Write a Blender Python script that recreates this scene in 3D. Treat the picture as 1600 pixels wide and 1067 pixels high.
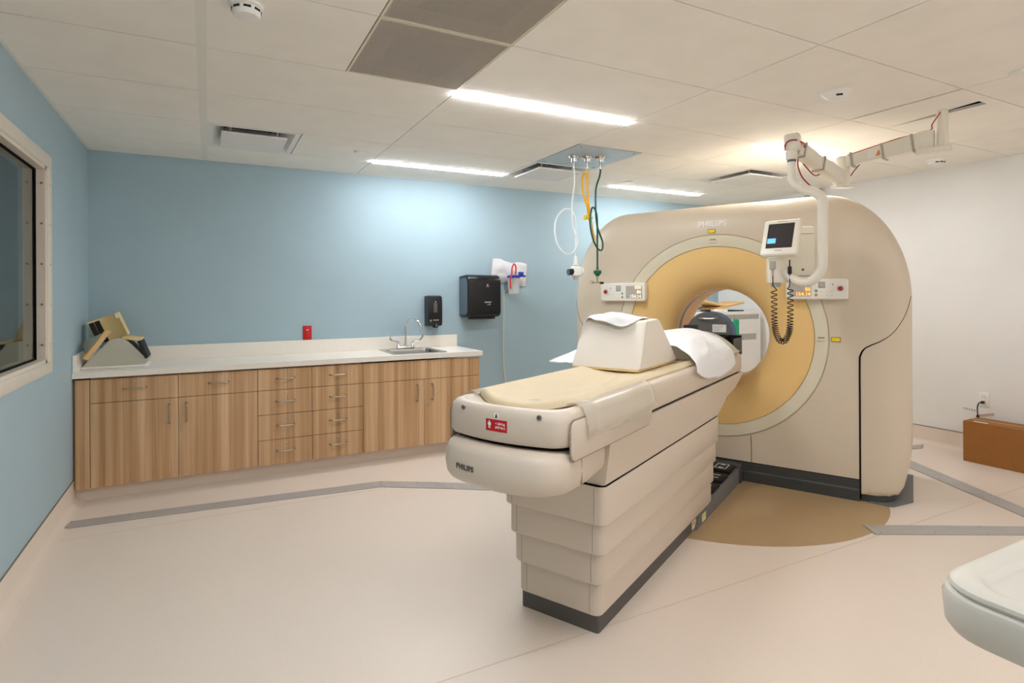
import bpy, bmesh, math, random
from mathutils import Matrix, Vector, noise
random.seed(7)
S = bpy.context.scene
for o in list(bpy.data.objects): bpy.data.objects.remove(o)
COL = S.collection
PI = math.pi

# ------------------------------------------------------------------ camera
cd = bpy.data.cameras.new('camera'); cam = bpy.data.objects.new('camera', cd); COL.objects.link(cam)
cd.sensor_width = 36.0; cd.sensor_fit = 'HORIZONTAL'
cd.lens = 887.26 / 1600 * 36
cd.shift_x = (800 - 774.88) / 1600
cd.shift_y = -(533.5 - 460.58) / 1600
cd.clip_start = 0.05
YAW = 0.4697
cam.matrix_world = Matrix.Translation((0, 0, 1.36)) @ Matrix.Rotation(-YAW, 4, 'Z') @ Matrix.Rotation(PI/2, 4, 'X') @ Matrix.Rotation(-0.005, 4, 'Z')
S.camera = cam

# ------------------------------------------------------------------ world, exposure, light strength
w = bpy.data.worlds.new('world'); S.world = w; w.use_nodes = True
w.node_tree.nodes['Background'].inputs[0].default_value = (0.75, 0.8, 0.9, 1)
w.node_tree.nodes['Background'].inputs[1].default_value = 0.0
S.view_settings.view_transform = 'Standard'; S.view_settings.look = 'None'
S.view_settings.gamma = 1.0; S.view_settings.use_curve_mapping = False
S.view_settings.exposure = 0.40
LAMP = 45.5
LAMP_COL = (0.98, 1.0, 1.045)
S.cycles.diffuse_bounces = 8; S.cycles.max_bounces = 12

# ------------------------------------------------------------------ materials
def lin(c):
    return tuple(((v/255)/12.92 if v/255 <= 0.04045 else ((v/255+0.055)/1.055)**2.4) for v in c)
MATS = {}
def pm(name, rgb, rough=0.5, metal=0.0, var=0.0, vscale=20.0, bump=0.0, bscale=200.0, spec=0.5, alpha=1.0, trans=0.0, coat=0.0, emit=None, estr=0.0, ior=1.45):
    m = bpy.data.materials.new(name); m.use_nodes = True
    nt = m.node_tree; b = nt.nodes['Principled BSDF']; L = nt.links
    c = lin(rgb)
    b.inputs['Base Color'].default_value = (*c, 1)
    b.inputs['Roughness'].default_value = rough
    b.inputs['Metallic'].default_value = metal
    b.inputs['Specular IOR Level'].default_value = spec
    b.inputs['IOR'].default_value = ior
    b.inputs['Alpha'].default_value = alpha
    b.inputs['Transmission Weight'].default_value = trans
    b.inputs['Coat Weight'].default_value = coat
    if emit:
        b.inputs['Emission Color'].default_value = (*emit, 1); b.inputs['Emission Strength'].default_value = estr
    g = nt.nodes.new('ShaderNodeNewGeometry')
    if var > 0:
        n = nt.nodes.new('ShaderNodeTexNoise'); n.inputs['Scale'].default_value = vscale; n.inputs['Detail'].default_value = 3
        L.new(g.outputs['Position'], n.inputs['Vector'])
        r = nt.nodes.new('ShaderNodeValToRGB')
        r.color_ramp.elements[0].position = 0.3; r.color_ramp.elements[1].position = 0.7
        r.color_ramp.elements[0].color = (*[v*(1-var) for v in c], 1)
        r.color_ramp.elements[1].color = (*[min(1, v*(1+var)) for v in c], 1)
        L.new(n.outputs['Fac'], r.inputs['Fac']); L.new(r.outputs['Color'], b.inputs['Base Color'])
    if bump > 0:
        n2 = nt.nodes.new('ShaderNodeTexNoise'); n2.inputs['Scale'].default_value = bscale
        L.new(g.outputs['Position'], n2.inputs['Vector'])
        bp = nt.nodes.new('ShaderNodeBump'); bp.inputs['Strength'].default_value = bump; bp.inputs['Distance'].default_value = 0.002
        L.new(n2.outputs['Fac'], bp.inputs['Height']); L.new(bp.outputs['Normal'], b.inputs['Normal'])
    MATS[name] = m
    return m

def floor_mat(name, rgb, speck):
    m = pm(name, rgb, rough=0.32, spec=0.45); nt = m.node_tree; L = nt.links; b = nt.nodes['Principled BSDF']
    g = nt.nodes.new('ShaderNodeNewGeometry')
    n = nt.nodes.new('ShaderNodeTexVoronoi'); n.inputs['Scale'].default_value = 55
    L.new(g.outputs['Position'], n.inputs['Vector'])
    r = nt.nodes.new('ShaderNodeValToRGB'); e = r.color_ramp.elements
    c = lin(rgb)
    e[0].position = 0.09; e[0].color = (*lin(speck), 1); e[1].position = 0.16; e[1].color = (*c, 1)
    L.new(n.outputs['Distance'], r.inputs['Fac'])
    n2 = nt.nodes.new('ShaderNodeTexNoise'); n2.inputs['Scale'].default_value = 1.3; n2.inputs['Detail'].default_value = 6
    L.new(g.outputs['Position'], n2.inputs['Vector'])
    mx = nt.nodes.new('ShaderNodeMix'); mx.data_type = 'RGBA'; mx.blend_type = 'MULTIPLY'; mx.inputs[0].default_value = 1.0
    r2 = nt.nodes.new('ShaderNodeValToRGB'); r2.color_ramp.elements[0].color = (0.95, 0.94, 0.93, 1); r2.color_ramp.elements[1].color = (1.03, 1.03, 1.03, 1)
    L.new(n2.outputs['Fac'], r2.inputs['Fac'])
    L.new(r.outputs['Color'], mx.inputs[6]); L.new(r2.outputs['Color'], mx.inputs[7])
    L.new(mx.outputs[2], b.inputs['Base Color'])
    return m

def wood_mat(name):
    m = pm(name, (188, 146, 102), rough=0.42, spec=0.4); nt = m.node_tree; L = nt.links; b = nt.nodes['Principled BSDF']
    g = nt.nodes.new('ShaderNodeNewGeometry')
    mp = nt.nodes.new('ShaderNodeMapping'); mp.inputs['Scale'].default_value = (14, 14, 0.25)
    L.new(g.outputs['Position'], mp.inputs['Vector'])
    n = nt.nodes.new('ShaderNodeTexNoise'); n.inputs['Scale'].default_value = 1.0; n.inputs['Detail'].default_value = 4; n.inputs['Roughness'].default_value = 0.6
    L.new(mp.outputs['Vector'], n.inputs['Vector'])
    r = nt.nodes.new('ShaderNodeValToRGB'); e = r.color_ramp.elements
    e[0].position = 0.28; e[0].color = (*lin((160, 120, 80)), 1)
    e[1].position = 0.74; e[1].color = (*lin((228, 196, 156)), 1)
    e2 = e.new(0.5); e2.color = (*lin((198, 160, 120)), 1)
    L.new(n.outputs['Fac'], r.inputs['Fac'])
    mp2 = nt.nodes.new('ShaderNodeMapping'); mp2.inputs['Scale'].default_value = (120, 120, 1.2)
    L.new(g.outputs['Position'], mp2.inputs['Vector'])
    n2 = nt.nodes.new('ShaderNodeTexNoise'); n2.inputs['Scale'].default_value = 1.0; n2.inputs['Detail'].default_value = 2
    L.new(mp2.outputs['Vector'], n2.inputs['Vector'])
    r2 = nt.nodes.new('ShaderNodeValToRGB'); r2.color_ramp.elements[0].position = 0.35; r2.color_ramp.elements[1].position = 0.65
    r2.color_ramp.elements[0].color = (0.86, 0.84, 0.82, 1); r2.color_ramp.elements[1].color = (1.05, 1.05, 1.05, 1)
    L.new(n2.outputs['Fac'], r2.inputs['Fac'])
    mx = nt.nodes.new('ShaderNodeMix'); mx.data_type = 'RGBA'; mx.blend_type = 'MULTIPLY'; mx.inputs[0].default_value = 1.0
    L.new(r.outputs['Color'], mx.inputs[6]); L.new(r2.outputs['Color'], mx.inputs[7]); L.new(mx.outputs[2], b.inputs['Base Color'])
    return m

floor_mat('vinyl', (229, 216, 203), (215, 202, 189))
floor_mat('vinyl_tan', (178, 152, 114), (168, 142, 106))
wood_mat('wood')
pm('blue_paint', (164, 187, 197), 0.55, var=0.02, vscale=3, bump=0.05, bscale=350, spec=0.35)
pm('white_paint', (230, 229, 226), 0.6, var=0.015, vscale=3, bump=0.05, bscale=350, spec=0.3)
pm('grey_paint', (120, 120, 116), 0.7)
pm('tile', (242, 238, 230), 0.8, var=0.02, vscale=6, bump=0.1, bscale=500, spec=0.2)
pm('tee', (232, 230, 222), 0.6, spec=0.3)
pm('grille_paint', (214, 204, 192), 0.6)
pm('grille_back', (188, 178, 166), 0.7)
pm('plenum', (70, 64, 56), 0.9)
pm('frame_paint', (222, 214, 200), 0.45)
pm('screw', (140, 136, 128), 0.35, metal=0.8)
pm('cap', (120, 112, 102), 0.5)
pm('seam', (196, 178, 160), 0.5)
pm('weld', (206, 190, 172), 0.45)
pm('alu', (184, 181, 178), 0.45, metal=0.3, var=0.05, vscale=8)
pm('steel', (190, 188, 184), 0.25, metal=1.0)
pm('galv', (186, 192, 192), 0.42, metal=0.55, var=0.06, vscale=12)
pm('chrome', (225, 225, 225), 0.07, metal=1.0)
pm('nickel', (178, 168, 152), 0.3, metal=1.0)
pm('quartz', (240, 234, 224), 0.25, var=0.02, vscale=60, spec=0.5)
pm('gap', (14, 12, 11), 0.8, spec=0.2)
pm('cream', (214, 200, 179), 0.36, var=0.008, vscale=4, spec=0.5)
pm('cream_light', (224, 216, 192), 0.36, spec=0.5)
pm('cream_table', (214, 200, 184), 0.38, spec=0.5)
pm('orange', (238, 200, 134), 0.38, spec=0.45, var=0.01, vscale=4)
pm('window_band', (40, 38, 40), 0.12, spec=0.7)
pm('dark_base', (66, 68, 68), 0.45)
pm('charcoal', (88, 84, 80), 0.5)
pm('plate_grey', (112, 112, 112), 0.5)
pm('black', (20, 20, 22), 0.32)
pm('black_matte', (18, 17, 17), 0.6)
pm('slate', (92, 104, 116), 0.4)
pm('white_plastic', (236, 234, 228), 0.35)
pm('cart_white', (205, 201, 191), 0.3)
pm('panel_white', (240, 236, 228), 0.3)
pm('ivory', (236, 230, 214), 0.35)
pm('arm_white', (232, 226, 212), 0.3, spec=0.6)
pm('grey_plastic', (170, 168, 162), 0.4)
pm('screen', (58, 54, 56), 0.15)
pm('screen_grey', (186, 180, 172), 0.3)
pm('screen_blue', (70, 150, 230), 0.3, emit=lin((120, 195, 255)), estr=0.7)
pm('led_amber', (255, 170, 60), 0.4, emit=lin((255, 165, 70)), estr=1.1)
pm('led_pale', (250, 236, 210), 0.4, emit=lin((255, 225, 180)), estr=0.5)
pm('red', (190, 18, 24), 0.4)
pm('red_tube', (206, 40, 34), 0.35)
pm('blue_plastic', (24, 62, 168), 0.35)
pm('phantom_blue', (42, 92, 160), 0.4)
pm('phantom_grey', (104, 102, 100), 0.5)
pm('green', (22, 160, 116), 0.5)
pm('green_hose', (16, 78, 62), 0.4)
pm('green_dark', (12, 92, 60), 0.4)
pm('yellow_hose', (240, 178, 30), 0.4)
pm('white_hose', (232, 236, 238), 0.25)
pm('yellow', (236, 208, 30), 0.5)
pm('teal_btn', (90, 170, 150), 0.4)
pm('amber_btn', (206, 146, 60), 0.4)
pm('foam', (230, 202, 144), 0.75, var=0.03, vscale=10)
pm('foam_edge', (224, 180, 118), 0.7)
pm('pad_grey', (190, 188, 172), 0.5)
pm('mattress', (212, 195, 162), 0.6, var=0.02, vscale=6, bump=0.25, bscale=18)
pm('wedge_white', (236, 228, 216), 0.5)
pm('sheet', (234, 233, 233), 0.75)
pm('cardboard', (150, 98, 44), 0.75, var=0.04, vscale=30)
pm('tape', (178, 128, 78), 0.35)
pm('paper', (240, 236, 228), 0.7)
pm('bag', (236, 232, 234), 0.4, alpha=0.8)
pm('clear', (235, 240, 240), 0.08, alpha=0.35)
pm('sleeve', (234, 226, 210), 0.22, alpha=0.4, spec=0.6)
pm('glass', (205, 214, 210), 0.02, trans=1.0, ior=1.45)
pm('cord', (24, 22, 20), 0.5)
pm('wire_red', (150, 26, 24), 0.4)
pm('cream_dark', (150, 138, 118), 0.6)
pm('lamp', (255, 255, 255), 0.5, emit=LAMP_COL, estr=LAMP)
pm('logo', (248, 247, 244), 0.3)
pm('print_grey', (170, 168, 164), 0.5)
pm('warn_orange', (232, 150, 80), 0.5)
pm('sticker', (226, 222, 190), 0.5)
pm('tag', (196, 168, 150), 0.6)
M = MATS

# ------------------------------------------------------------------ mesh helpers
class MB:
    def __init__(s): s.v = []; s.f = []
    def add(s, vs, fs):
        k = len(s.v); s.v += [tuple(p) for p in vs]; s.f += [tuple(i+k for i in q) for q in fs]; return s
    def box(s, x0, x1, y0, y1, z0, z1):
        return s.add([(x0,y0,z0),(x1,y0,z0),(x1,y1,z0),(x0,y1,z0),(x0,y0,z1),(x1,y0,z1),(x1,y1,z1),(x0,y1,z1)],
                     [(0,3,2,1),(4,5,6,7),(0,1,5,4),(1,2,6,5),(2,3,7,6),(3,0,4,7)])
    def rbox(s, x0, x1, y0, y1, z0, z1, r=0.01, seg=3, mat=None):
        bm = bmesh.new(); bmesh.ops.create_cube(bm, size=1.0)
        for v in bm.verts: v.co = Vector(((x0+x1)/2+v.co.x*(x1-x0), (y0+y1)/2+v.co.y*(y1-y0), (z0+z1)/2+v.co.z*(z1-z0)))
        bmesh.ops.bevel(bm, geom=list(bm.edges), offset=r, segments=seg, profile=0.5, affect='EDGES', clamp_overlap=True)
        if mat is not None: bm.transform(mat)
        bm.verts.index_update()
        s.add([v.co[:] for v in bm.verts], [[v.index for v in f.verts] for f in bm.faces]); bm.free(); return s
    def tf(s, mat):
        s.v = [tuple(mat @ Vector(p)) for p in s.v]; return s
    def bar(s, p, q, wd, ht, up=(0,0,1), wd2=None, ht2=None):
        p = Vector(p); q = Vector(q); d = (q-p).normalized(); u = Vector(up); r = d.cross(u).normalized(); u = r.cross(d).normalized()
        wd2 = wd if wd2 is None else wd2; ht2 = ht if ht2 is None else ht2
        vs = []
        for c, a, b in ((p, wd/2, ht/2), (q, wd2/2, ht2/2)):
            vs += [c-r*a-u*b, c+r*a-u*b, c+r*a+u*b, c-r*a+u*b]
        return s.add(vs, [(0,1,2,3),(7,6,5,4),(0,4,5,1),(1,5,6,2),(2,6,7,3),(3,7,4,0)])
    def tube(s, path, r, n=10, closed=False, caps=True):
        P = [Vector(p) for p in path]; m = len(P)
        R = r if isinstance(r, (list, tuple)) else [r]*m
        T = []
        for i in range(m):
            if closed: t = P[(i+1) % m]-P[i-1]
            else: t = P[min(i+1, m-1)]-P[max(i-1, 0)]
            T.append(t.normalized())
        a = Vector((0,0,1)) if abs(T[0].z) < 0.9 else Vector((1,0,0))
        nrm = (a-T[0]*a.dot(T[0])).normalized()
        k0 = len(s.v); vs = []
        for i in range(m):
            if i: 
                nrm = nrm-T[i]*nrm.dot(T[i])
                nrm = nrm.normalized() if nrm.length > 1e-6 else T[i].orthogonal().normalized()
            bn = T[i].cross(nrm)
            for j in range(n):
                an = 2*PI*j/n; vs.append(P[i]+(nrm*math.cos(an)+bn*math.sin(an))*R[i])
        fs = []
        for i in range(m if closed else m-1):
            for j in range(n):
                a0 = i*n+j; a1 = i*n+(j+1) % n; b0 = ((i+1) % m)*n+j; b1 = ((i+1) % m)*n+(j+1) % n
                fs.append((a0, a1, b1, b0))
        if caps and not closed:
            fs.append(tuple(range(n-1, -1, -1))); fs.append(tuple(range((m-1)*n, m*n)))
        return s.add(vs, fs)
    def cyl(s, p, q, r, r2=None, n=20):
        return s.tube([p, q], [r, r if r2 is None else r2], n)
    def loft(s, loops, cap0=True, cap1=True, closed=True):
        n = len(loops[0]); vs = [p for l in loops for p in l]; fs = []
        for i in range(len(loops)-1):
            for j in range(n if closed else n-1):
                fs.append((i*n+j, i*n+(j+1) % n, (i+1)*n+(j+1) % n, (i+1)*n+j))
        if cap0: fs.append(tuple(range(n-1, -1, -1)))
        if cap1: fs.append(tuple(range((len(loops)-1)*n, len(loops)*n)))
        return s.add(vs, fs)
    def prism(s, poly, fn, lo, hi):
        return s.loft([[fn(u, v, lo) for u, v in poly], [fn(u, v, hi) for u, v in poly]])
    def grid(s, pts):
        r = len(pts); c = len(pts[0])
        return s.add([p for row in pts for p in row], [(i*c+j, i*c+j+1, (i+1)*c+j+1, (i+1)*c+j) for i in range(r-1) for j in range(c-1)])

WM = {}
ID = Matrix.Identity(4)
def tag(o, label=None, cat=None, group=None, kind=None):
    if label: o['label'] = label
    if cat: o['category'] = cat
    if group: o['group'] = group
    if kind: o['kind'] = kind
    return o
def build(mb, name, mat, parent=None, frame=ID, smooth=35, label=None, cat=None, group=None, kind=None, solid=0.0):
    me = bpy.data.meshes.new(name)
    xs = [p[0] for p in mb.v]; ys = [p[1] for p in mb.v]; zs = [p[2] for p in mb.v]
    c = Vector(((min(xs)+max(xs))/2, (min(ys)+max(ys))/2, min(zs)))
    me.from_pydata([(p[0]-c.x, p[1]-c.y, p[2]-c.z) for p in mb.v], [], mb.f)
    bm = bmesh.new(); bm.from_mesh(me); bmesh.ops.recalc_face_normals(bm, faces=bm.faces); bm.to_mesh(me); bm.free()
    if smooth:
        for p in me.polygons: p.use_smooth = True
        me.set_sharp_from_angle(angle=math.radians(smooth))
    me.materials.append(M[mat] if isinstance(mat, str) else mat)
    o = bpy.data.objects.new(name, me); COL.objects.link(o)
    T = Matrix.Translation(c)
    if parent is not None:
        o.parent = parent; o.matrix_parent_inverse = WM[parent].inverted() @ frame; o.matrix_basis = T
    else:
        o.matrix_world = frame @ T
    WM[o] = frame @ T
    if solid:
        md = o.modifiers.new('thickness', 'SOLIDIFY'); md.thickness = solid; md.offset = 0
    return tag(o, label, cat, group, kind)
def root(name, loc, label, cat, group=None, frame=ID, kind=None):
    o = bpy.data.objects.new(name, None); COL.objects.link(o); o.empty_display_size = 0.1
    m = frame @ Matrix.Translation(loc); o.matrix_world = m; WM[o] = m
    return tag(o, label, cat, group, kind)
def smooth_path(pts, sub=8, closed=False):
    P = [Vector(p) for p in pts]; n = len(P); out = []
    rng = range(n) if closed else range(n-1)
    for i in rng:
        if closed: p0, p1, p2, p3 = P[i-1], P[i], P[(i+1) % n], P[(i+2) % n]
        else: p0, p1, p2, p3 = P[max(i-1, 0)], P[i], P[i+1], P[min(i+2, n-1)]
        for k in range(sub):
            t = k/sub
            out.append(0.5*((2*p1)+(p2-p0)*t+(2*p0-5*p1+4*p2-p3)*t*t+(3*p1-p0-3*p2+p3)*t**3))
    if not closed: out.append(P[-1])
    return out
def rrect(x0, x1, y0, y1, r, n=6):
    out = []
    for cx, cy, a0 in ((x1-r, y1-r, 0), (x0+r, y1-r, 90), (x0+r, y0+r, 180), (x1-r, y0+r, 270)):
        for k in range(n+1):
            a = math.radians(a0+90*k/n); out.append((cx+r*math.cos(a), cy+r*math.sin(a)))
    return out
def text_mb(s, size, offset=0.0, align='CENTER', space=1.0):
    cu = bpy.data.curves.new('t', 'FONT'); cu.body = s; cu.size = size; cu.align_x = align; cu.align_y = 'CENTER'; cu.offset = offset; cu.extrude = size*0.02
    cu.resolution_u = 3; cu.space_character = space
    ob = bpy.data.objects.new('t', cu); COL.objects.link(ob); bpy.context.view_layer.update()
    me = bpy.data.meshes.new_from_object(ob.evaluated_get(bpy.context.evaluated_depsgraph_get()))
    mb = MB().add([v.co[:] for v in me.vertices], [list(p.vertices) for p in me.polygons])
    bpy.data.objects.remove(ob); bpy.data.curves.remove(cu); bpy.data.meshes.remove(me)
    return mb
RX = Matrix.Rotation(PI/2, 4, 'X')      # text facing -y
XZ = lambda u, v, d: (u, d, v)          # profile in x-z, extruded along y
XY = lambda u, v, d: (u, v, d)
YZ = lambda u, v, d: (d, u, v)

# ------------------------------------------------------------------ room shell
XL, XR, YF, YB, H = -0.791, 5.76, -1.75, 5.135, 2.457
TOP = 2.62
build(MB().box(XL-.12, XR+.12, YF-.12, YB+.12, -.1, 0), 'floor', 'vinyl', smooth=0, kind='structure')
floor = bpy.data.objects['floor']
WY0, WY1, WZ0, WZ1 = 2.05, 3.89, 1.0, 2.075
wl = MB().box(XL-.12, XL, YF-.12, WY0, 0, TOP).box(XL-.12, XL, WY1, YB+.12, 0, TOP).box(XL-.12, XL, WY0, WY1, 0, WZ0).box(XL-.12, XL, WY0, WY1, WZ1, TOP)
build(wl, 'wall_left', 'blue_paint', smooth=0, kind='structure')
build(MB().box(XL, XR, YB, YB+.12, 0, TOP), 'wall_back', 'blue_paint', smooth=0, kind='structure')
build(MB().box(XR, XR+.12, YF-.12, YB+.12, 0, TOP), 'wall_right', 'white_paint', smooth=0, kind='structure')
build(MB().box(XL, XR, YF-.12, YF, 0, TOP), 'wall_front', 'white_paint', smooth=0, kind='structure')
ceil = build(MB().box(XL-.12, XR+.12, YF-.12, YB+.12, TOP, TOP+.08), 'ceiling', 'plenum', smooth=0, kind='structure')
# control room seen through the window
cr = MB().box(-3.4, -3.3, 0.5, 5.2, 0, 2.6).box(-3.4, XL-.12, 5.2, 5.3, 0, 2.6).box(-3.4, XL-.12, .4, .5, 0, 2.6).box(-3.4, XL-.12, .4, 5.3, 2.6, 2.7).box(-3.4, XL-.12, .4, 5.3, -.1, 0)
build(cr, 'wall_control_room', 'grey_paint', smooth=0, kind='structure')
build(MB().box(-2.2, -1.95, 4.9, 5.2, 0, 2.6), 'trim_1', 'white_paint', smooth=0, kind='structure')
# floor weld seams and inlay
for y, x0, x1 in ((1.872, XL+.05, 5.6), (3.93, XL+.05, 1.12)):
    build(MB().box(x0, x1, y-.0022, y+.0022, 0.0, .0006), 'floor_seam', 'weld', floor, smooth=0)
PHI = YAW+math.radians(36.2)
G = Matrix.Rotation(-PHI, 4, 'Z')       # scanner frame: x across, y along the couch towards the gantry
disc = [(-1.2+1.09*math.cos(2*PI*k/96), 4.25+1.09*math.sin(2*PI*k/96)) for k in range(96)]
build(MB().prism(disc, XY, 0.0, .0009), 'floor_inlay', 'vinyl_tan', floor, frame=G, smooth=0, label='round tan vinyl inlay')

def cove(name, p0, p1, nrm):
    # coved vinyl base swept from p0 to p1 (on the wall line), nrm pointing into the room
    prof = [(0, .157), (.004, .157), (.004, .05)]
    for k in range(1, 7):
        a = math.radians(90*k/6); prof.append((.004+.045*(1-math.cos(a)), .05-.0485*math.sin(a)))
    prof += [(.056, .0), (0, 0)]
    p0 = Vector(p0); p1 = Vector(p1); nv = Vector(nrm)
    b = build(MB().loft([[tuple(p+nv*u+Vector((0,0,z))) for u, z in prof] for p in (p0, p1)]), name, 'vinyl', kind='structure')
    a, c = p0, p1
    build(MB().loft([[tuple(p+nv*u+Vector((0,0,z))) for u, z in ((0,.157),(.006,.157),(.006,.1625),(0,.1625))] for p in (a, c)]), 'cap_strip', 'cap', b, smooth=0)
cove('baseboard_left', (XL, YF, 0), (XL, YB, 0), (1, 0, 0))
cove('baseboard_back', (2.2, YB, 0), (XR, YB, 0), (0, -1, 0))
cove('baseboard_right', (XR, YF, 0), (XR, YB, 0), (-1, 0, 0))
cove('baseboard_front', (XL, YF, 0), (XR, YF, 0), (0, 1, 0))

# ------------------------------------------------------------------ observation window
win = root('window_1', (XL, 3.0, WZ0), None, None, kind='structure')
FO = .09
fr = MB()
fr.rbox(XL-.01, XL+.012, WY0-FO, WY1+FO, WZ1, WZ1+.07, .004, 2).rbox(XL-.01, XL+.012, WY0-FO, WY1+FO, WZ0-.062, WZ0, .004, 2)
fr.rbox(XL-.01, XL+.012, WY1, WY1+FO, WZ0, WZ1, .004, 2).rbox(XL-.01, XL+.012, WY0-FO, WY0, WZ0, WZ1, .004, 2)
build(fr, 'window_frame', 'frame_paint', win)
st = MB()
st.box(XL-.12, XL+.004, WY1-.022, WY1, WZ0, WZ1).box(XL-.12, XL+.004, WY0, WY0+.022, WZ0, WZ1).box(XL-.12, XL+.004, WY0, WY1, WZ0, WZ0+.02).box(XL-.12, XL+.004, WY0, WY1, WZ1-.02, WZ1)
build(st, 'window_stop', 'frame_paint', win, smooth=0)
gk = MB(); gx0, gx1 = XL-.052, XL-.04
gk.box(gx0, gx1+.004, WY1-.032, WY1-.022, WZ0+.02, WZ1-.02).box(gx0, gx1+.004, WY0+.022, WY0+.032, WZ0+.02, WZ1-.02).box(gx0, gx1+.004, WY0+.02, WY1-.02, WZ0+.02, WZ0+.028).box(gx0, gx1+.004, WY0+.02, WY1-.02, WZ1-.028, WZ1-.02)
build(gk, 'gasket', 'gap', win, smooth=0)
build(MB().box(XL-.051, XL-.043, WY0+.03, WY1-.03, WZ0+.026, WZ1-.026), 'pane', 'glass', win, smooth=0)
for k in range(5):
    z = WZ0+.1+k*.22
    build(MB().cyl((XL-.012, WY1-.0225, z), (XL-.012, WY1-.026, z), .006, n=10), 'screw', 'screw', win)
    build(MB().cyl((XL+.011, WY1+.045, z), (XL+.0135, WY1+.045, z), .004, n=10), 'screw', 'screw', win)

# ------------------------------------------------------------------ suspended ceiling
CX = [XL, -0.019, 1.200, 2.419, 3.639, 4.858, XR]
CY = [YF, -1.461, -.851, -.242, .368, .978, 1.587, 2.197, 2.807, 3.416, 4.026, 4.635, YB]
def tile(x0, x1, y0, y1, g=.004, z=0.0):
    build(MB().box(x0+g, x1-g, y0+g, y1-g, H+z, H+.016+z), 'ceiling_tile', 'tile', ceil, smooth=0)
LIGHTS = [(1.2, 2.419, 2.807, 2.905), (1.2, 2.419, 4.545, 4.635), (3.639, 4.858, 4.545, 4.635), (3.639, 4.858, 2.807, 2.905),
          (1.2, 2.419, -.851, -.753), (3.639, 4.858, -.851, -.753), (-.019, 1.2, .978, 1.076)]
special = {}
def cell(x, y):
    i = max(k for k in range(len(CX)-1) if CX[k] <= x+1e-6); j = max(k for k in range(len(CY)-1) if CY[k] <= y+1e-6); return i, j
for L4 in LIGHTS:
    x0, x1, y0, y1 = L4; i, j = cell(x0, y0+.001)
    special[(i, j)] = [(x0, x1, y1, CY[j+1])] if y0-CY[j] < .05 else [(x0, x1, CY[j], y0)]
special[cell(.5, 2.5)] = [(-.019, .607, 2.197, 2.807)]
special[cell(.5, 1.9)] = [(-.019, .607, 1.587, 2.197)]
special[cell(.5, 4.3)] = [(.578, 1.2, 4.026, 4.635)]
special[cell(2.6, 3.7)] = [(3.02, 3.639, 3.416, 4.026)]
special[cell(2.6, 4.3)] = [(3.02, 3.639, 4.026, 4.635)]
special[cell(4.5, 3.7)] = [(3.639, 4.25, 3.416, 4.026)]
special[cell(4.2, 1.9)] = []
for i in range(len(CX)-1):
    for j in range(len(CY)-1):
        for (x0, x1, y0, y1) in special.get((i, j), [(CX[i], CX[i+1], CY[j], CY[j+1])]):
            xa = -.0025 if i == 1 and abs(x0-CX[1]) < 1e-6 else x0
            xb = -.0350 if i == 0 else x1
            if (i, j) == cell(3.0, 1.9): xb -= .012
            tile(xa, xb, y0, y1, .0045 if i == 0 else .0028)
# two tiles pulled apart around the ceiling column
pa = [(3.643, 1.591), (3.95, 1.591), (3.95, 1.65), (4.035, 2.16), (4.035, 2.193), (3.643, 2.193)]
pb = [(3.952, 1.591), (4.854, 1.591), (4.854, 2.193), (4.037, 2.193), (4.037, 2.16), (4.05, 1.65), (3.952, 1.648)]
build(MB().prism(pa, XY, H, H+.016), 'ceiling_tile', 'tile', ceil, smooth=0)
build(MB().prism(pb, XY, H, H+.016), 'ceiling_tile', 'tile', ceil, smooth=0)
# exposed tee grid
build(MB().box(-.040, .001, YF, YB, H-.001, H+.02), 'grid_tee', 'tee', ceil, smooth=0)
for k, x in enumerate(CX[2:-1]):
    if k == 2:
        build(MB().box(x-.012, x+.012, YF, 1.58, H+.0165, H+.026), 'grid_tee', 'tee', ceil, smooth=0)
        build(MB().box(x-.012, x+.012, 2.205, YB, H+.0165, H+.026), 'grid_tee', 'tee', ceil, smooth=0)
    else:
        build(MB().box(x-.012, x+.012, YF, YB, H+.0165, H+.026), 'grid_tee', 'tee', ceil, smooth=0)
for y in CY[1:-1]:
    build(MB().box(XL, XR, y-.012, y+.012, H+.0165, H+.0255), 'grid_tee', 'tee', ceil, smooth=0)
tr = MB().box(XL, XL+.018, YF, YB, H-.002, H+.002).box(XL, XR, YB-.018, YB, H-.002, H+.002).box(XR-.018, XR, YF, YB, H-.002, H+.002)
build(tr, 'wall_angle', 'tee', ceil, smooth=0)

# linear lights
lnames = ['long linear ceiling light strip beside the two perforated grilles', 'linear ceiling light strip nearest the blue wall above the sink',
          'linear ceiling light strip in the far corner above the scanner', 'linear ceiling light strip behind the monitor arm',
          'linear ceiling light strip behind the camera, middle of the room', 'linear ceiling light strip behind the camera, right', 'linear ceiling light strip above the camera, nearest the window']
for (x0, x1, y0, y1), lb in zip(LIGHTS, lnames):
    r = root('ceiling_light', ((x0+x1)/2, (y0+y1)/2, H), lb, 'light', 'linear ceiling lights')
    build(MB().box(x0+.004, x1-.004, y0+.002, y1-.002, H+.02, H+.1), 'housing', 'tee', r, smooth=0)
    fm = MB().box(x0+.004, x1-.004, y0+.002, y0+.007, H-.001, H+.02).box(x0+.004, x1-.004, y1-.007, y1-.002, H-.001, H+.02).box(x0+.004, x0+.01, y0+.007, y1-.007, H-.001, H+.02).box(x1-.01, x1-.004, y0+.007, y1-.007, H-.001, H+.02)
    build(fm, 'trim_frame', 'tee', r, smooth=0)
    pr = [(y0+.011, H+.004), (y0+.012, H-.006), (y0+.024, H-.011), ((y0+y1)/2, H-.013), (y1-.024, H-.011), (y1-.012, H-.006), (y1-.011, H+.004)]
    build(MB().prism(pr, YZ, x0+.011, x1-.011), 'lens', 'lamp', r, smooth=60)

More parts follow.
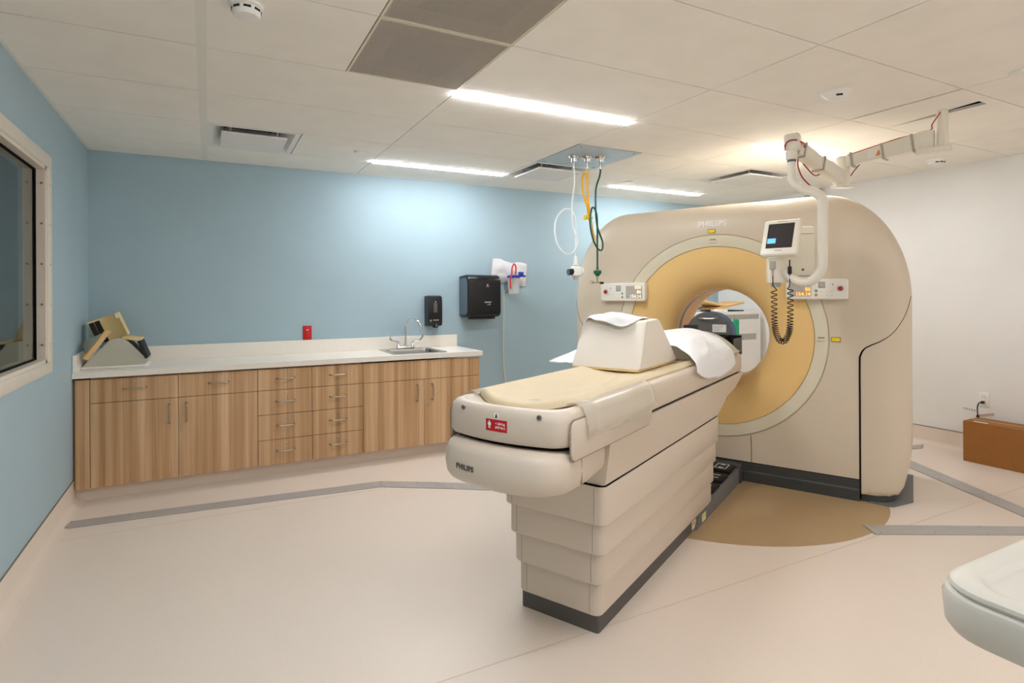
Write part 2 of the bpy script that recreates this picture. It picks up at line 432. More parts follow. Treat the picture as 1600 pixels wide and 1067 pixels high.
# plaque diffusers
def diffuser(x0, x1, y0, y1, label):
    r = root('air_diffuser', ((x0+x1)/2, (y0+y1)/2, H), label, 'air vent', 'square ceiling diffusers')
    g = .004; x0 += g; x1 -= g; y0 += g; y1 -= g
    def sq(d, z): return [(x0+d, y0+d, z), (x1-d, y0+d, z), (x1-d, y1-d, z), (x0+d, y1-d, z)]
    build(MB().loft([sq(0, H+.012), sq(0, H), sq(.035, H), sq(.10, H+.07), sq(.10, H+.12)], False, True), 'frame', 'white_paint', r, smooth=0)
    build(MB().loft([sq(.11, H+.118), sq(.10, H+.119)], True, True), 'throat', 'gap', r, smooth=0)
    p = build(MB().loft([sq(.083, H-.016), sq(.083, H-.026), sq(.088, H-.029)], True, True), 'plaque', 'white_paint', r, smooth=0)
    for px, py in ((x0+.14, y0+.14), (x1-.14, y0+.14), (x0+.14, y1-.14), (x1-.14, y1-.14)):
        build(MB().bar((px, py, H-.017), (px, py, H+.12), .012, .004, up=(0,1,0)), 'hanger', 'tee', p, smooth=0)
diffuser(-.003, .578, 4.026, 4.635, 'square white air diffuser near the left wall above the drawers')
diffuser(2.419, 3.02, 4.026, 4.635, 'square white air diffuser behind the steel gas hose panel')
diffuser(4.25, 4.858, 3.416, 4.026, 'square white air diffuser above the scanner gantry')

# perforated return grilles
def grille(x0, x1, y0, y1, label):
    r = root('return_grille', ((x0+x1)/2, (y0+y1)/2, H), label, 'air vent', 'perforated return grilles')
    fm = MB(); b = .012
    fm.box(x0+.002, x1-.002, y0+.002, y0+b, H-.002, H+.012).box(x0+.002, x1-.002, y1-b, y1-.002, H-.002, H+.012).box(x0+.002, x0+b, y0+b, y1-b, H-.002, H+.012).box(x1-b, x1-.002, y0+b, y1-b, H-.002, H+.012)
    build(fm, 'frame', 'cream_light', r, smooth=0)
    ms = MB(); n = 62
    for k in range(n+1):
        x = x0+b+(x1-x0-2*b)*k/n; ms.box(x-.0024, x+.0024, y0+b, y1-b, H, H+.0012)
        y = y0+b+(y1-y0-2*b)*k/n; ms.box(x0+b, x1-b, y-.0024, y+.0024, H, H+.0012)
    build(ms, 'perforated_face', 'grille_paint', r, smooth=0, kind='stuff')
    bp = MB(); d = .11; z0, z1 = H+.003, H+.009
    bp.box(x0+.01, x1-.01, y0+.01, y0+d, z0, z1).box(x0+.01, x1-.01, y1-d, y1-.01, z0, z1).box(x0+.01, x0+d, y0+d, y1-d, z0, z1).box(x1-d, x1-.01, y0+d, y1-d, z0, z1)
    build(bp, 'backing_frame', 'grille_back', r, smooth=0)
    build(MB().box(x0+d-.01, x1-d+.01, y0+d-.01, y1-d+.01, H+.10, H+.106), 'duct', 'charcoal', r, smooth=0)
grille(.607, 1.2, 2.197, 2.807, 'perforated square return grille nearer the blue wall')
grille(.607, 1.2, 1.587, 2.197, 'perforated square return grille cut off by the top of the picture')

# small ceiling discs and detectors
def puck(x, y, label):
    build(MB().loft([[(x+rr*math.cos(2*PI*k/28), y+rr*math.sin(2*PI*k/28), z) for k in range(28)] for rr, z in ((.034, H), (.034, H-.005), (.038, H-.007), (.038, H-.01), (.034, H-.012))]), 'sprinkler_cover', 'white_plastic', label=label, cat='sprinkler', group='flat round sprinkler covers')
puck(1.035, 4.334, 'flat round sprinkler cover left of the rear light strip')
puck(3.664, 4.341, 'flat round sprinkler cover right of the hanging gas hoses')
puck(3.60, 1.342, 'flat round sprinkler cover at the right edge near the open tile joint')
def detector(x, y, prof, name, label, slots):
    r = root(name, (x, y, H), label, 'detector')
    build(MB().loft([[(x+rr*math.cos(2*PI*k/32), y+rr*math.sin(2*PI*k/32), H-z) for k in range(32)] for rr, z in prof]), 'body', 'white_plastic', r)
    for (a, rad, z, wd) in slots:
        px, py = x+rad*math.cos(a), y+rad*math.sin(a)
        m = Matrix.Translation((px, py, H-z)) @ Matrix.Rotation(a, 4, 'Z')
        build(MB().box(-.004, .004, -wd/2, wd/2, -.004, .004).tf(m), 'slot', 'black_matte', r, smooth=0)
detector(.135, 2.333, [(.06, 0), (.06, .012), (.052, .016), (.05, .036), (.044, .046), (.02, .05)], 'smoke_detector', 'round white smoke detector at the top left', [(2*PI*k/8, .0485, .024, .026) for k in range(8)])
detector(3.076, 1.927, [(.075, 0), (.075, .004), (.066, .014), (.045, .03), (.04, .036), (.02, .04)], 'occupancy_sensor', 'low domed white occupancy sensor in the middle of a ceiling tile', [(-2.3, .052, .026, .03)])
detector(5.381, 2.538, [(.07, 0), (.07, .012), (.058, .018), (.055, .034), (.045, .042), (.02, .044)], 'smoke_detector', 'round white smoke detector by the white wall', [(-2.6, .0545, .026, .022), (-2.05, .0545, .026, .022), (-1.5, .0545, .026, .02)])

# ------------------------------------------------------------------ floor trench covers
def trench(quad, label, screws):
    r = root('trench_cover', (sum(p[0] for p in quad)/4, sum(p[1] for p in quad)/4, 0), label, 'floor cover', 'aluminium floor trench covers')
    build(MB().loft([[(x, y, 0.0005) for x, y in quad], [(x, y, .0045) for x, y in quad]]), 'plate', 'alu', r, smooth=0)
    build(MB().loft([[(x+(x-quad[0][0])*0, y, 0) for x, y in [(cx2, cy2) for cx2, cy2 in grow(quad, .003)]], [(x, y, .0012) for x, y in grow(quad, .003)]]), 'edge_joint', 'cap', r, smooth=0)
    for (u, v) in screws:
        a = Vector(quad[0]).lerp(Vector(quad[1]), u); b = Vector(quad[3]).lerp(Vector(quad[2]), u); p = a.lerp(b, v)
        build(MB().cyl((p.x, p.y, .004), (p.x, p.y, .0054), .0045, n=8), 'screw', 'screw', r)
def grow(q, d):
    c = Vector((sum(p[0] for p in q)/4, sum(p[1] for p in q)/4)); out = []
    for p in q:
        v = Vector(p)-c; out.append(tuple(c+v*(1+d/max(v.length, .05)*1.6)))
    return out
SC = [(u, v) for u in (.04, .35, .65, .96) for v in (.15, .85)]
trench([(-.765, 4.112), (-.44, 4.093), (-.432, 4.208), (-.745, 4.228)], 'short end piece of aluminium trench cover below the left cabinet', SC[:2]+SC[-2:])
trench([(-.438, 4.093), (1.093, 3.963), (1.112, 4.085), (-.43, 4.208)], 'longest aluminium trench cover running along below the cabinets', SC)
trench([(1.096, 3.961), (1.495, 3.71), (1.47, 3.873), (1.115, 4.085)], 'aluminium trench cover turning away from the cabinets towards the couch', SC)
trench([(1.498, 3.708), (2.25, 3.2), (2.31, 3.31), (1.473, 3.871)], 'aluminium trench cover disappearing behind the front of the couch', SC)
trench([(3.345, 1.884), (4.19, 1.43), (4.29, 1.507), (3.414, 1.992)], 'aluminium trench cover in the foreground on the right, by the white cart', SC)
trench([(4.33, 1.50), (4.93, 2.62), (5.09, 2.62), (4.47, 1.50)], 'aluminium trench cover running from beside the gantry past the cardboard box', SC)
trench([(5.0, 2.86), (5.56, 2.74), (5.70, 2.80), (5.0, 2.96)], 'aluminium trench cover ending at the white wall behind the gantry', SC[:2])

# ------------------------------------------------------------------ base cabinets
FY = 4.56
def handle(mb, p, q, out=.036):
    p = Vector(p); q = Vector(q); d = (q-p)
    pts = [p+Vector((0, 0, 0)), p+d*.02+Vector((0, -out*.55, 0)), p+d*.12+Vector((0, -out*.9, 0)), p+d*.5+Vector((0, -out, 0)), p+d*.88+Vector((0, -out*.9, 0)), p+d*.98+Vector((0, -out*.55, 0)), q]
    return mb.tube(smooth_path(pts, 5), .0058, 8)
def front(r, name, x0, x1, z0, z1, hpos=None, vert=None, lock=None):
    g = .0016
    d = build(MB().rbox(x0+g, x1-g, FY, FY+.019, z0+g, z1-g, .001, 1), name, 'wood', r, smooth=0)
    if hpos: build(handle(MB(), (hpos[0]-.064, FY, hpos[1]), (hpos[0]+.064, FY, hpos[1])), 'handle', 'nickel', d)
    if vert: build(handle(MB(), (vert[0], FY, vert[1]-.066), (vert[0], FY, vert[1]+.066)), 'handle', 'nickel', d)
    if lock: build(MB().cyl((lock[0], FY+.001, lock[1]), (lock[0], FY-.003, lock[1]), .009, n=16).cyl((lock[0], FY-.003, lock[1]), (lock[0], FY-.0045, lock[1]), .005, n=12), 'lock', 'steel', d)
ZT, ZB = .812, .092
def cabinet(name, x0, x1, label):
    r = root(name, ((x0+x1)/2, 4.85, 0), label, 'cabinet', 'wood laminate base cabinets')
    build(MB().box(x0+.001, x1-.001, FY+.022, 5.13, ZB, ZT+.012 if name != 'sink_cabinet' else .69), 'body', 'wood', r, smooth=0)
    build(MB().box(x0, x1, FY+.07, 5.13, 0, ZB), 'toe_kick', 'vinyl', r, smooth=0)
    return r
r = cabinet('base_cabinet', -.697, -.186, 'wood cabinet with one drawer and one door, next to the left end panel')
build(MB().rbox(-.778, -.699, FY+.001, FY+.02, ZB, ZT, .001, 1), 'filler_panel', 'wood', r, smooth=0)
build(MB().box(-.789, -.778, FY+.03, 5.13, ZB, ZT), 'side_panel', 'wood', r, smooth=0)
build(MB().box(-.789, -.697, FY+.07, 5.13, 0, ZB), 'toe_kick', 'vinyl', r, smooth=0)
front(r, 'drawer', -.697, -.186, .653, ZT, hpos=(-.442, .739), lock=(-.444, .786))
front(r, 'door', -.697, -.186, ZB, .653, vert=(-.24, .546))
r = cabinet('base_cabinet', -.186, .328, 'wood cabinet with one drawer and one door, beside the drawer stacks')
front(r, 'drawer', -.186, .328, .653, ZT, hpos=(.07, .739), lock=(.07, .786))
front(r, 'door', -.186, .328, ZB, .653, vert=(-.135, .546), lock=(-.168, .43))
for x0, x1, lb in ((.328, .717, 'stack of four wood drawers next to the two single-door cabinets'), (.717, 1.111, 'stack of four wood drawers next to the sink cabinet')):
    r = cabinet('drawer_cabinet', x0, x1, lb); xm = (x0+x1)/2
    zs = [ZT, .653, .47, .281, ZB]
    for k in range(4):
        front(r, 'drawer', x0, x1, zs[k+1], zs[k], hpos=(xm, zs[k]-.072-(0.012 if k else 0)), lock=(xm, zs[k]-.026))
r = cabinet('sink_cabinet', 1.111, 2.15, 'wide wood sink cabinet with a plain top panel and two doors')
front(r, 'top_panel', 1.111, 2.15, .651, ZT)
front(r, 'door', 1.111, 1.63, ZB, .651, vert=(1.567, .54))
front(r, 'door', 1.63, 2.15, ZB, .651, vert=(1.70, .54), lock=(1.664, .43))

# countertop
CZ0, CZ1, CF = .826, .865, 4.528
SX0, SX1, SY0, SY1 = 1.41, 1.83, 4.62, 5.00
r = root('countertop', (.69, 4.83, CZ0), 'white speckled countertop with backsplash running over all the cabinets', 'countertop')
ct = MB().box(XL+.002, SX0, CF, YB-.002, CZ0, CZ1).box(SX1, 2.165, CF, YB-.002, CZ0, CZ1).box(SX0, SX1, CF, SY0, CZ0, CZ1).box(SX0, SX1, SY1, YB-.002, CZ0, CZ1)
build(ct, 'worktop', 'quartz', r, smooth=0)
build(MB().rbox(XL+.002, 2.169, YB-.022, YB-.002, CZ1, .977, .002, 1), 'backsplash', 'quartz', r, smooth=0)
build(MB().rbox(XL+.002, XL+.022, 4.545, YB-.022, CZ1, .977, .002, 1), 'side_splash', 'quartz', r, smooth=0)
build(MB().box(XL+.002, 2.148, FY+.004, 4.6, ZT+.012, CZ0), 'shadow_gap', 'gap', r, smooth=0)

# sink and faucet
r = root('sink', (1.62, 4.82, CZ1), 'stainless steel sink basin set into the white countertop', 'sink')
def rr3(x0, x1, y0, y1, rad, z): return [(a, b, z) for a, b in rrect(x0, x1, y0, y1, rad, 5)]
build(MB().loft([rr3(1.375, 1.862, 4.585, 5.095, .03, CZ1+.0005), rr3(1.375, 1.862, 4.585, 5.095, .03, CZ1+.004), rr3(1.39, 1.847, 4.6, 5.08, .03, CZ1+.006), rr3(SX0+.006, SX1-.006, SY0+.006, SY1-.006, .045, CZ1+.004), rr3(SX0+.008, SX1-.008, SY0+.008, SY1-.008, .045, CZ1-.01)], False, False), 'rim', 'steel', r)
build(MB().loft([rr3(SX0+.008, SX1-.008, SY0+.008, SY1-.008, .045, CZ1-.009), rr3(SX0+.018, SX1-.018, SY0+.018, SY1-.018, .05, CZ1-.13), rr3(SX0+.05, SX1-.05, SY0+.05, SY1-.05, .05, CZ1-.15)], False, True), 'basin', 'steel', r)
build(MB().cyl((1.62, 4.81, CZ1-.15), (1.62, 4.81, CZ1-.147), .04), 'drain', 'chrome', r)
fx, fy, fz = 1.624, 5.045, CZ1+.006
r = root('faucet', (fx, fy, fz), 'chrome gooseneck faucet with two wing handles behind the sink', 'faucet')
build(MB().rbox(fx-.085, fx+.085, fy-.024, fy+.024, fz, fz+.02, .008, 2), 'base', 'chrome', r)
build(MB().cyl((fx, fy, fz+.02), (fx, fy, fz+.06), .016, .011).tube([(fx, fy, fz+.05), (fx, fy, fz+.2)]+[(fx+.045*(1-math.cos(t))*1.05, fy-.075*(1-math.cos(t))*.9, fz+.2+.07*math.sin(t)) for t in [PI*k/12 for k in range(1, 13)]]+[(fx+.096, fy-.136, fz+.16)], .0095, 12), 'spout', 'chrome', r)
for s in (-1, 1):
    x = fx+s*.067
    build(MB().cyl((x, fy, fz+.018), (x, fy, fz+.045), .018, .012).cyl((x, fy, fz+.045), (x, fy, fz+.066), .011, .009), 'valve', 'chrome', r)
    path = smooth_path([(x, fy, fz+.066), (x+s*.03, fy-.01, fz+.068), (x+s*.062, fy-.02, fz+.075), (x+s*.085, fy-.025, fz+.095), (x+s*.095, fy-.025, fz+.125)], 5)
    build(MB().tube(path, [.006+.006*(k/len(path))**2 for k in range(len(path))], 10), 'wing_handle', 'chrome', r)

# ------------------------------------------------------------------ back-wall items
r = root('emergency_outlet', (.769, YB, .976), 'red electrical wall plate above the backsplash', 'wall plate')
build(MB().rbox(.732, .806, YB-.006, YB, .977, 1.101, .003, 2), 'plate', 'red', r)
build(MB().rbox(.753, .785, YB-.011, YB-.005, 1.0, 1.075, .003, 2), 'rocker', 'red', r)
build(MB().box(.76, .778, YB-.0113, YB-.0105, 1.062, 1.068), 'legend', 'logo', r, smooth=0)

r = root('soap_dispenser', (1.912, YB, 1.065), 'black wall-mounted soap dispenser above the sink', 'soap dispenser')
x0, x1, y0 = 1.842, 1.982, 5.03
prof = [(YB, 1.352), (5.06, 1.356), (y0+.006, 1.345), (y0, 1.31), (y0-.004, 1.2), (y0, 1.09), (y0+.012, 1.07), (YB-.02, 1.062), (YB, 1.068)]
sh = MB()
loops = []
for x, sc in ((x0, .0), (x0+.004, .5), (x0+.012, 1), (x1-.012, 1), (x1-.004, .5), (x1, .0)):
    c = Vector((5.09, 1.21)); loops.append([(x, c.x+(py-c.x)*(1-.05*(1-sc)), c.y+(pz-c.y)*(1-.03*(1-sc))) for py, pz in prof])
build(sh.loft(loops), 'body', 'black', r)
build(MB().rbox(1.895, 1.932, y0-.0055, y0+.002, 1.195, 1.285, .006, 2), 'sight_window', 'charcoal', r)
build(text_mb('e', .014, .0006).tf(Matrix.Translation((1.913, y0-.0062, 1.298)) @ RX), 'logo', 'logo', r, smooth=0)
build(MB().box(1.89, 1.945, y0-.0045, y0-.003, 1.121, 1.129), 'brand_print', 'print_grey', r, smooth=0)
build(MB().box(1.857, 1.874, y0-.004, y0-.002, 1.118, 1.128).box(1.861, 1.867, y0-.004, y0-.002, 1.105, 1.112), 'icon_print', 'print_grey', r, smooth=0)
build(MB().rbox(1.9, 1.938, y0-.006, y0+.05, 1.052, 1.078, .006, 2), 'nozzle', 'black_matte', r)
build(MB().box(1.916, 1.921, y0-.0075, y0-.0055, 1.06, 1.09), 'icon_print', 'print_grey', r, smooth=0)

r = root('towel_dispenser', (2.38, YB, 1.135), 'large black paper towel dispenser on the blue wall', 'towel dispenser')
x0, x1, y0 = 2.2, 2.552, 4.915
pp = [(YB-.001, 1.15), (YB-.001, 1.545)]
for k in range(0, 9):
    a = math.radians(90-90*k/8); pp.append((y0+.07+.1*0-.07*math.cos(a), 1.482+.072*math.sin(a)))
for k in range(0, 7):
    a = math.radians(0-90*k/6); pp.append((y0+.05-.05*math.cos(a), 1.19+.045*math.sin(a)))
pp.append((YB-.03, 1.14))
loops = []
c = Vector((5.03, 1.35))
for x, sc in ((x0, .93), (x0+.004, .97), (x0+.014, 1), (x1-.014, 1), (x1-.004, .97), (x1, .93)):
    loops.append([(x, min(YB-.001, c.x+(py-c.x)*sc), c.y+(pz-c.y)*sc) for py, pz in pp])
build(MB().loft(loops), 'cover', 'black', r)
c2 = [(c.x+(py-c.x)*.86, c.y+(pz-c.y)*.86) for py, pz in pp]
build(MB().prism(c2, YZ, x0-.003, x0+.004), 'side_panel', 'slate', r)
build(MB().prism(c2, YZ, x1-.004, x1+.003), 'side_panel', 'slate', r)
build(MB().rbox(2.235, 2.5, y0+.03, y0+.1, 1.126, 1.15, .004, 2), 'paper_slot', 'black_matte', r)
build(MB().cyl((2.405, y0-.0005, 1.455), (2.405, y0-.0022, 1.455), .009, n=18).box(2.387, 2.424, y0-.002, y0-.0005, 1.438, 1.4425), 'logo', 'print_grey', r, smooth=0)
build(MB().box(2.372, 2.444, y0-.002, y0-.0005, 1.284, 1.295).box(2.395, 2.415, y0-.002, y0-.0005, 1.262, 1.266).box(2.418, 2.434, y0-.002, y0-.0005, 1.262, 1.275), 'brand_print', 'print_grey', r, smooth=0)
build(MB().rbox(2.225, 2.527, y0-.002, y0+.02, 1.168, 1.176, .002, 1), 'seam', 'black_matte', r)

# suction canister with plastic bag
r = root('suction_canister', (2.74, YB-.14, 1.36), 'clear suction canister with blue lid and red tube on the blue wall', 'canister')
cx2, cy2 = 2.735, YB-.14
def ring(rad, z, n=28, cx=cx2, cy=cy2): return [(cx+rad*math.cos(2*PI*k/n), cy+rad*math.sin(2*PI*k/n), z) for k in range(n)]
build(MB().loft([ring(.048, 1.365), ring(.056, 1.375), ring(.062, 1.53), ring(.059, 1.53), ring(.053, 1.378), ring(.03, 1.37)]), 'jar', 'clear', r)
build(MB().loft([ring(.066, 1.528), ring(.066, 1.55), ring(.05, 1.556), ring(.02, 1.558)]), 'lid', 'blue_plastic', r)
build(MB().rbox(2.77, 2.82, cy2-.06, cy2-.03, 1.545, 1.588, .006, 2).bar((2.73, cy2-.045, 1.548), (2.845, cy2-.045, 1.545), .02, .018), 'lid_port', 'blue_plastic', r)
build(MB().tube(smooth_path([(2.675, cy2-.05, 1.42), (2.665, cy2-.06, 1.5), (2.68, cy2-.06, 1.56), (2.69, cy2-.055, 1.63), (2.715, cy2-.05, 1.665), (2.735, cy2-.05, 1.63), (2.735, cy2-.04, 1.56)], 6), .0075, 8), 'suction_tube', 'red_tube', r)
build(MB().rbox(2.7, 2.75, cy2-.03, cy2+.02, 1.46, 1.525, .008, 2), 'filter', 'red_tube', r)
build(MB().box(2.70, 2.77, cy2+.055, YB, 1.40, 1.5), 'wall_bracket', 'steel', r, smooth=0)
build(MB().tube(smooth_path([(2.69, YB-.02, 1.41), (2.688, YB-.012, 1.2), (2.682, YB-.012, .9), (2.688, YB-.012, .6), (2.73, YB-.02, .3), (2.74, YB-.02, .17)], 6), .0055, 8), 'drain_tube', 'cream_light', r)
bag = MB(); rows = []
for i in range(13):
    row = []
    for j in range(21):
        u = j/20; v = i/12
        x = 2.545+.40*u+.02*v; z = 1.50+.225*v-.05*u*(1) + .012*math.sin(9*u)*v
        bul = math.sin(PI*u)**.6*math.sin(PI*v)**.6
        n = noise.noise(Vector((u*5, v*4, 3)))*.018
        n2_ = noise.noise(Vector((u*11, v*9, 7)))*.014; row.append((x+n2_*.5, YB-.012-.045*bul-(n+n2_)*bul, z+n*.8))
    rows.append(row)
bag.grid(rows)
back = [[(p[0], YB-.008, p[2]) for p in row] for row in rows]; bag.grid(back)
build(bag, 'plastic_bag', 'bag', smooth=60, label='crumpled translucent plastic tubing bag behind the suction canister', cat='bag')

# ------------------------------------------------------------------ foam positioning aids in the counter corner
zc = CZ1+.001
r = root('head_support', (-.58, 4.85, zc), 'grey trapezoid head support cradle standing in the counter corner', 'head support')
pf = [(-.766, zc+.012), (-.40, zc+.012), (-.378, zc+.045), (-.395, zc+.062), (-.500, zc+.180), (-.518, zc+.194), (-.545, zc+.202), (-.575, zc+.204), (-.602, zc+.194), (-.625, zc+.172)]
build(MB().prism(pf, XZ, 4.72, 4.98), 'body', 'pad_grey', r, smooth=50)
build(MB().rbox(-.768, -.38, 4.70, 5.0, zc, zc+.014, .004, 2), 'base_plate', 'white_plastic', r)
def slab(name, mat, a, b, th, y0, y1, parent, rad=.012):
    # padded slab whose side profile runs a->b in x-z, from y0 to y1
    a = Vector(a); b = Vector(b); d = (b-a); L = d.length; ang = math.atan2(d.y, d.x)
    m = Matrix.Translation((a.x, 0, a.y)) @ Matrix.Rotation(-ang, 4, 'Y')
    return build(MB().rbox(0, L, y0, y1, 0, th, min(rad, th*.45), 2, mat=m), name, mat, parent)
r2 = root('foam_arm_pad', (-.69, 4.85, zc+.06), 'grey arm pad with tan foam edge leaning on the left of the head support', 'pad')
def quad_slab(pts, th, name, mat, parent):
    P = [Vector(p) for p in pts]; nn = (P[1]-P[0]).cross(P[2]-P[0]).normalized()*th
    build(MB().loft([[tuple(p) for p in P], [tuple(p+nn) for p in P]]), name, mat, parent, smooth=0)
br_, tr_, tl2, bl_ = (-.733, 4.675, .938), (-.606, 4.675, 1.128), (-.775, 4.86, 1.052), (-.782, 4.86, 1.03)
quad_slab([br_, tr_, tl2, bl_], -.016, 'pad', 'pad_grey', r2)
quad_slab([(-.727, 4.668, .932), (-.599, 4.668, 1.124), (-.606, 4.675, 1.128), (-.733, 4.675, .938)], .03, 'foam_edge', 'foam_edge', r2)
r3 = root('foam_block', (-.62, 4.95, zc+.19), 'tan curved foam block with two black straps on top of the head support', 'foam block')
ff = []
m = Matrix.Translation((-.63, 0, zc+.255)) @ Matrix.Rotation(math.radians(-22), 4, 'Y')
fo = MB(); lo = []
for k in range(13):
    t = k/12; x = -.095+.19*t; dep = .05*math.sin(PI*t)
    lo.append([(x, 4.84+dep, -.075), (x, 4.84+dep, .1), (x, 4.99, .1), (x, 4.99, -.075)])
build(fo.loft(lo).tf(m), 'foam', 'foam', r3, smooth=40)
for k in range(2):
    x = -.088+k*.034
    build(MB().rbox(x, x+.029, 4.832+k*.011, 4.85+k*.012, -.07, .088, .002, 1).tf(m), 'strap', 'black_matte', r3)
build(MB().box(.075, .094, 4.842, 4.85, .06, .095).tf(m), 'label_sticker', 'white_plastic', r3, smooth=0)
r4 = root('foam_wing_pad', (-.43, 4.85, zc+.06), 'black and tan hinged foam wing leaning on the right of the head support', 'pad')
slab('foam', 'foam', (-.54, zc+.198), (-.425, zc+.178), .016, 4.72, 4.97, r4, .006)
slab('black_panel', 'black_matte', (-.378, zc+.062), (-.425, zc+.186), .02, 4.705, 4.95, r4, .003)

# ------------------------------------------------------------------ CT gantry (scanner frame: b across, a depth, z up)
B0, Z0 = -1.2, 1.05
gan = root('ct_gantry', (B0, 4.85, 0), 'large cream CT scanner gantry with an orange bore', 'CT scanner', frame=G)
def outline(d):
    """right half then mirrored; list of (b,z) around, inset d on top and sides"""
    hw = 1.203-d; top = 2.035-d; ax, az = max(.5-d*.6, .1), max(.72-d*.6, .1)
    pts = [(0, .05), (hw-.075, .05), (hw-.05, .09), (hw-.025, .2), (hw-.006, .32), (hw, .42)]
    for k in range(0, 19):
        a = math.radians(90*k/18); pts.append((hw-ax+ax*math.cos(a), top-az+az*math.sin(a)))
    pts.append((0, top+.003))
    full = pts+[(-x, z) for x, z in reversed(pts[1:-1])]
    return full
NA = 192
ANG = [2*PI*k/NA for k in range(NA)]
for cx_ in (1.128, 1.03, 1.0, 1.08):
    ea = math.atan2(.05-Z0, cx_); ANG += [ea % (2*PI), (PI-ea) % (2*PI)]
ANG = sorted(ANG); 
def radial(poly):
    out = []
    n = len(poly)
    for a in ANG:
        c, s = math.cos(a), math.sin(a); best = None
        for i in range(n):
            x1, z1 = poly[i]; x2, z2 = poly[(i+1) % n]; z1 -= Z0; z2 -= Z0
            den = c*(z2-z1)-s*(x2-x1)
            if abs(den) < 1e-12: continue
            t = (x1*(z2-z1)-z1*(x2-x1))/den
            u = (x1*s-z1*c)/den
            if t > 0 and -1e-6 <= u <= 1+1e-6 and (best is None or t > best): best = t
        out.append(best)
    return out
def oloop(d, a):
    R = radial(outline(d)); return [(B0+R[i]*math.cos(t), a, Z0+R[i]*math.sin(t)) for i, t in enumerate(ANG)]
def cloop(rad, a): return [(B0+rad*math.cos(t), a, Z0+rad*math.sin(t)) for t in ANG]
AF, AB = 4.395, 5.30
loops = [cloop(.752, AF+.012), cloop(.755, AF+.002), cloop(.76, AF)]
RE, DE = .19, .13
for k in range(0, 10):
    t = math.radians(90*k/9); loops.append(oloop(RE*(1-math.sin(t)), AF+DE*(1-math.cos(t))))
for k in range(0, 6):
    t = math.radians(90*k/5); loops.append(oloop(.15*(1-math.cos(t)), AB-.12+.12*math.sin(t)))
loops += [cloop(.72, AB)]
shell = build(MB().loft(loops, False, False), 'front_cover', 'cream', gan, frame=G, smooth=40)
build(MB().loft([cloop(.752, AF+.012), cloop(.749, AF+.002), cloop(.744, AF-.003), cloop(.69, AF+.008), cloop(.668, AF+.016), cloop(.664, AF+.03)], False, False), 'bore_ring', 'cream_light', gan, frame=G, smooth=50)
fl = [cloop(.664, AF+.028)]
for k in range(0, 15):
    t = math.radians(90*k/14); fl.append(cloop(.662-.316*math.sin(t), AF+.222-.2*math.cos(t)))
fl += [cloop(.346, 4.665)]
build(MB().loft(fl, False, False), 'bore_flare', 'orange', gan, frame=G, smooth=50)
build(MB().loft([cloop(.346, 4.665), cloop(.345, 4.668), cloop(.345, 4.715), cloop(.346, 4.718)], False, False), 'scan_window', 'window_band', gan, frame=G, smooth=50)
rl = [cloop(.346, 4.718), cloop(.346, 4.97)]
for k in range(1, 11):
    t = math.radians(90*k/10); rl.append(cloop(.346+.37*(1-math.cos(t)), 4.97+.325*math.sin(t)))
build(MB().loft(rl, False, False), 'rear_flare', 'orange', gan, frame=G, smooth=50)
# hard parts: plinth, floor plates
def pl(b0, b1, a0, a1, z0, z1, mb=None): return (mb or MB()).box(b0, b1, a0, a1, z0, z1)
PQ = [(AF-.010, 0), (AF-.010, .070), (AF-.003, .080), (AF-.003, .137), (5.25, .137), (5.25, 0)]
build(MB().prism(PQ, lambda u, v, d: (d, u, v), B0-.921, B0+.921), 'plinth', 'dark_base', gan, frame=G, smooth=0)
for s in (-1, 1):
    o = [(B0+s*.93, AF+.02), (B0+s*1.0, AF+.012), (B0+s*1.06, AF+.03), (B0+s*1.105, AF+.09), (B0+s*1.12, AF+.17), (B0+s*1.12, 5.18), (B0+s*.93, 5.2)]
    if s < 0: o = o[::-1]
    build(MB().prism(o, XY, .004, .06), 'side_foot', 'dark_base', gan, frame=G)
    q = [(B0+s*.98, AF-.005), (B0+s*1.10, AF-.012), (B0+s*1.205, AF+.17), (B0+s*1.205, 5.22), (B0+s*.98, 5.22)]
    if s < 0: q = q[::-1]
    build(MB().prism(q, XY, .0015, .010), 'floor_plate', 'plate_grey', gan, frame=G, smooth=0)
# seams laid into the covers, found by ray casting on the cover
from mathutils.bvhtree import BVHTree
me = shell.data
off = WM[shell]; Gi = G.inverted()
tv = [Gi @ (off @ v.co) for v in me.vertices]
bvh = BVHTree.FromPolygons(tv, [list(p.vertices) for p in me.polygons])
def on_front(b, z, lift=0.0):
    h = bvh.ray_cast(Vector((b, 3.6, z)), Vector((0, 1, 0)), 2.5)
    return Vector((b, (h[0].y if h[0] is not None else AF+.1)-lift, z))
for s in (-1, 1):
    pts = [(.925, .052), (.925, .3), (.925, .6), (.925, .9), (.93, .955), (.95, .995), (.985, 1.02), (1.04, 1.05), (1.10, 1.10), (1.15, 1.18), (1.18, 1.26), (1.197, 1.34)]
    sp = smooth_path([(x, 0, z) for x, z in pts], 6)
    build(MB().tube([on_front(B0+s*p.x, p.z) for p in sp], [.0055 if p.z < .96 else max(.002, .0055-.03*(p.z-.96)) for p in sp], 6), 'cover_seam', 'gap', gan, frame=G)
    sp = smooth_path([(s*.262, 0, .139), (s*.262, 0, .25), (s*.258, 0, .34)], 4)
    build(MB().tube([on_front(B0+p.x, p.z) for p in sp], .0018, 5), 'panel_seam', 'gap', gan, frame=G)
build(MB().bar((B0-.921, AF+.002, .139), (B0+.921, AF+.002, .139), .008, .006), 'shadow_gap', 'gap', gan, frame=G, smooth=0)
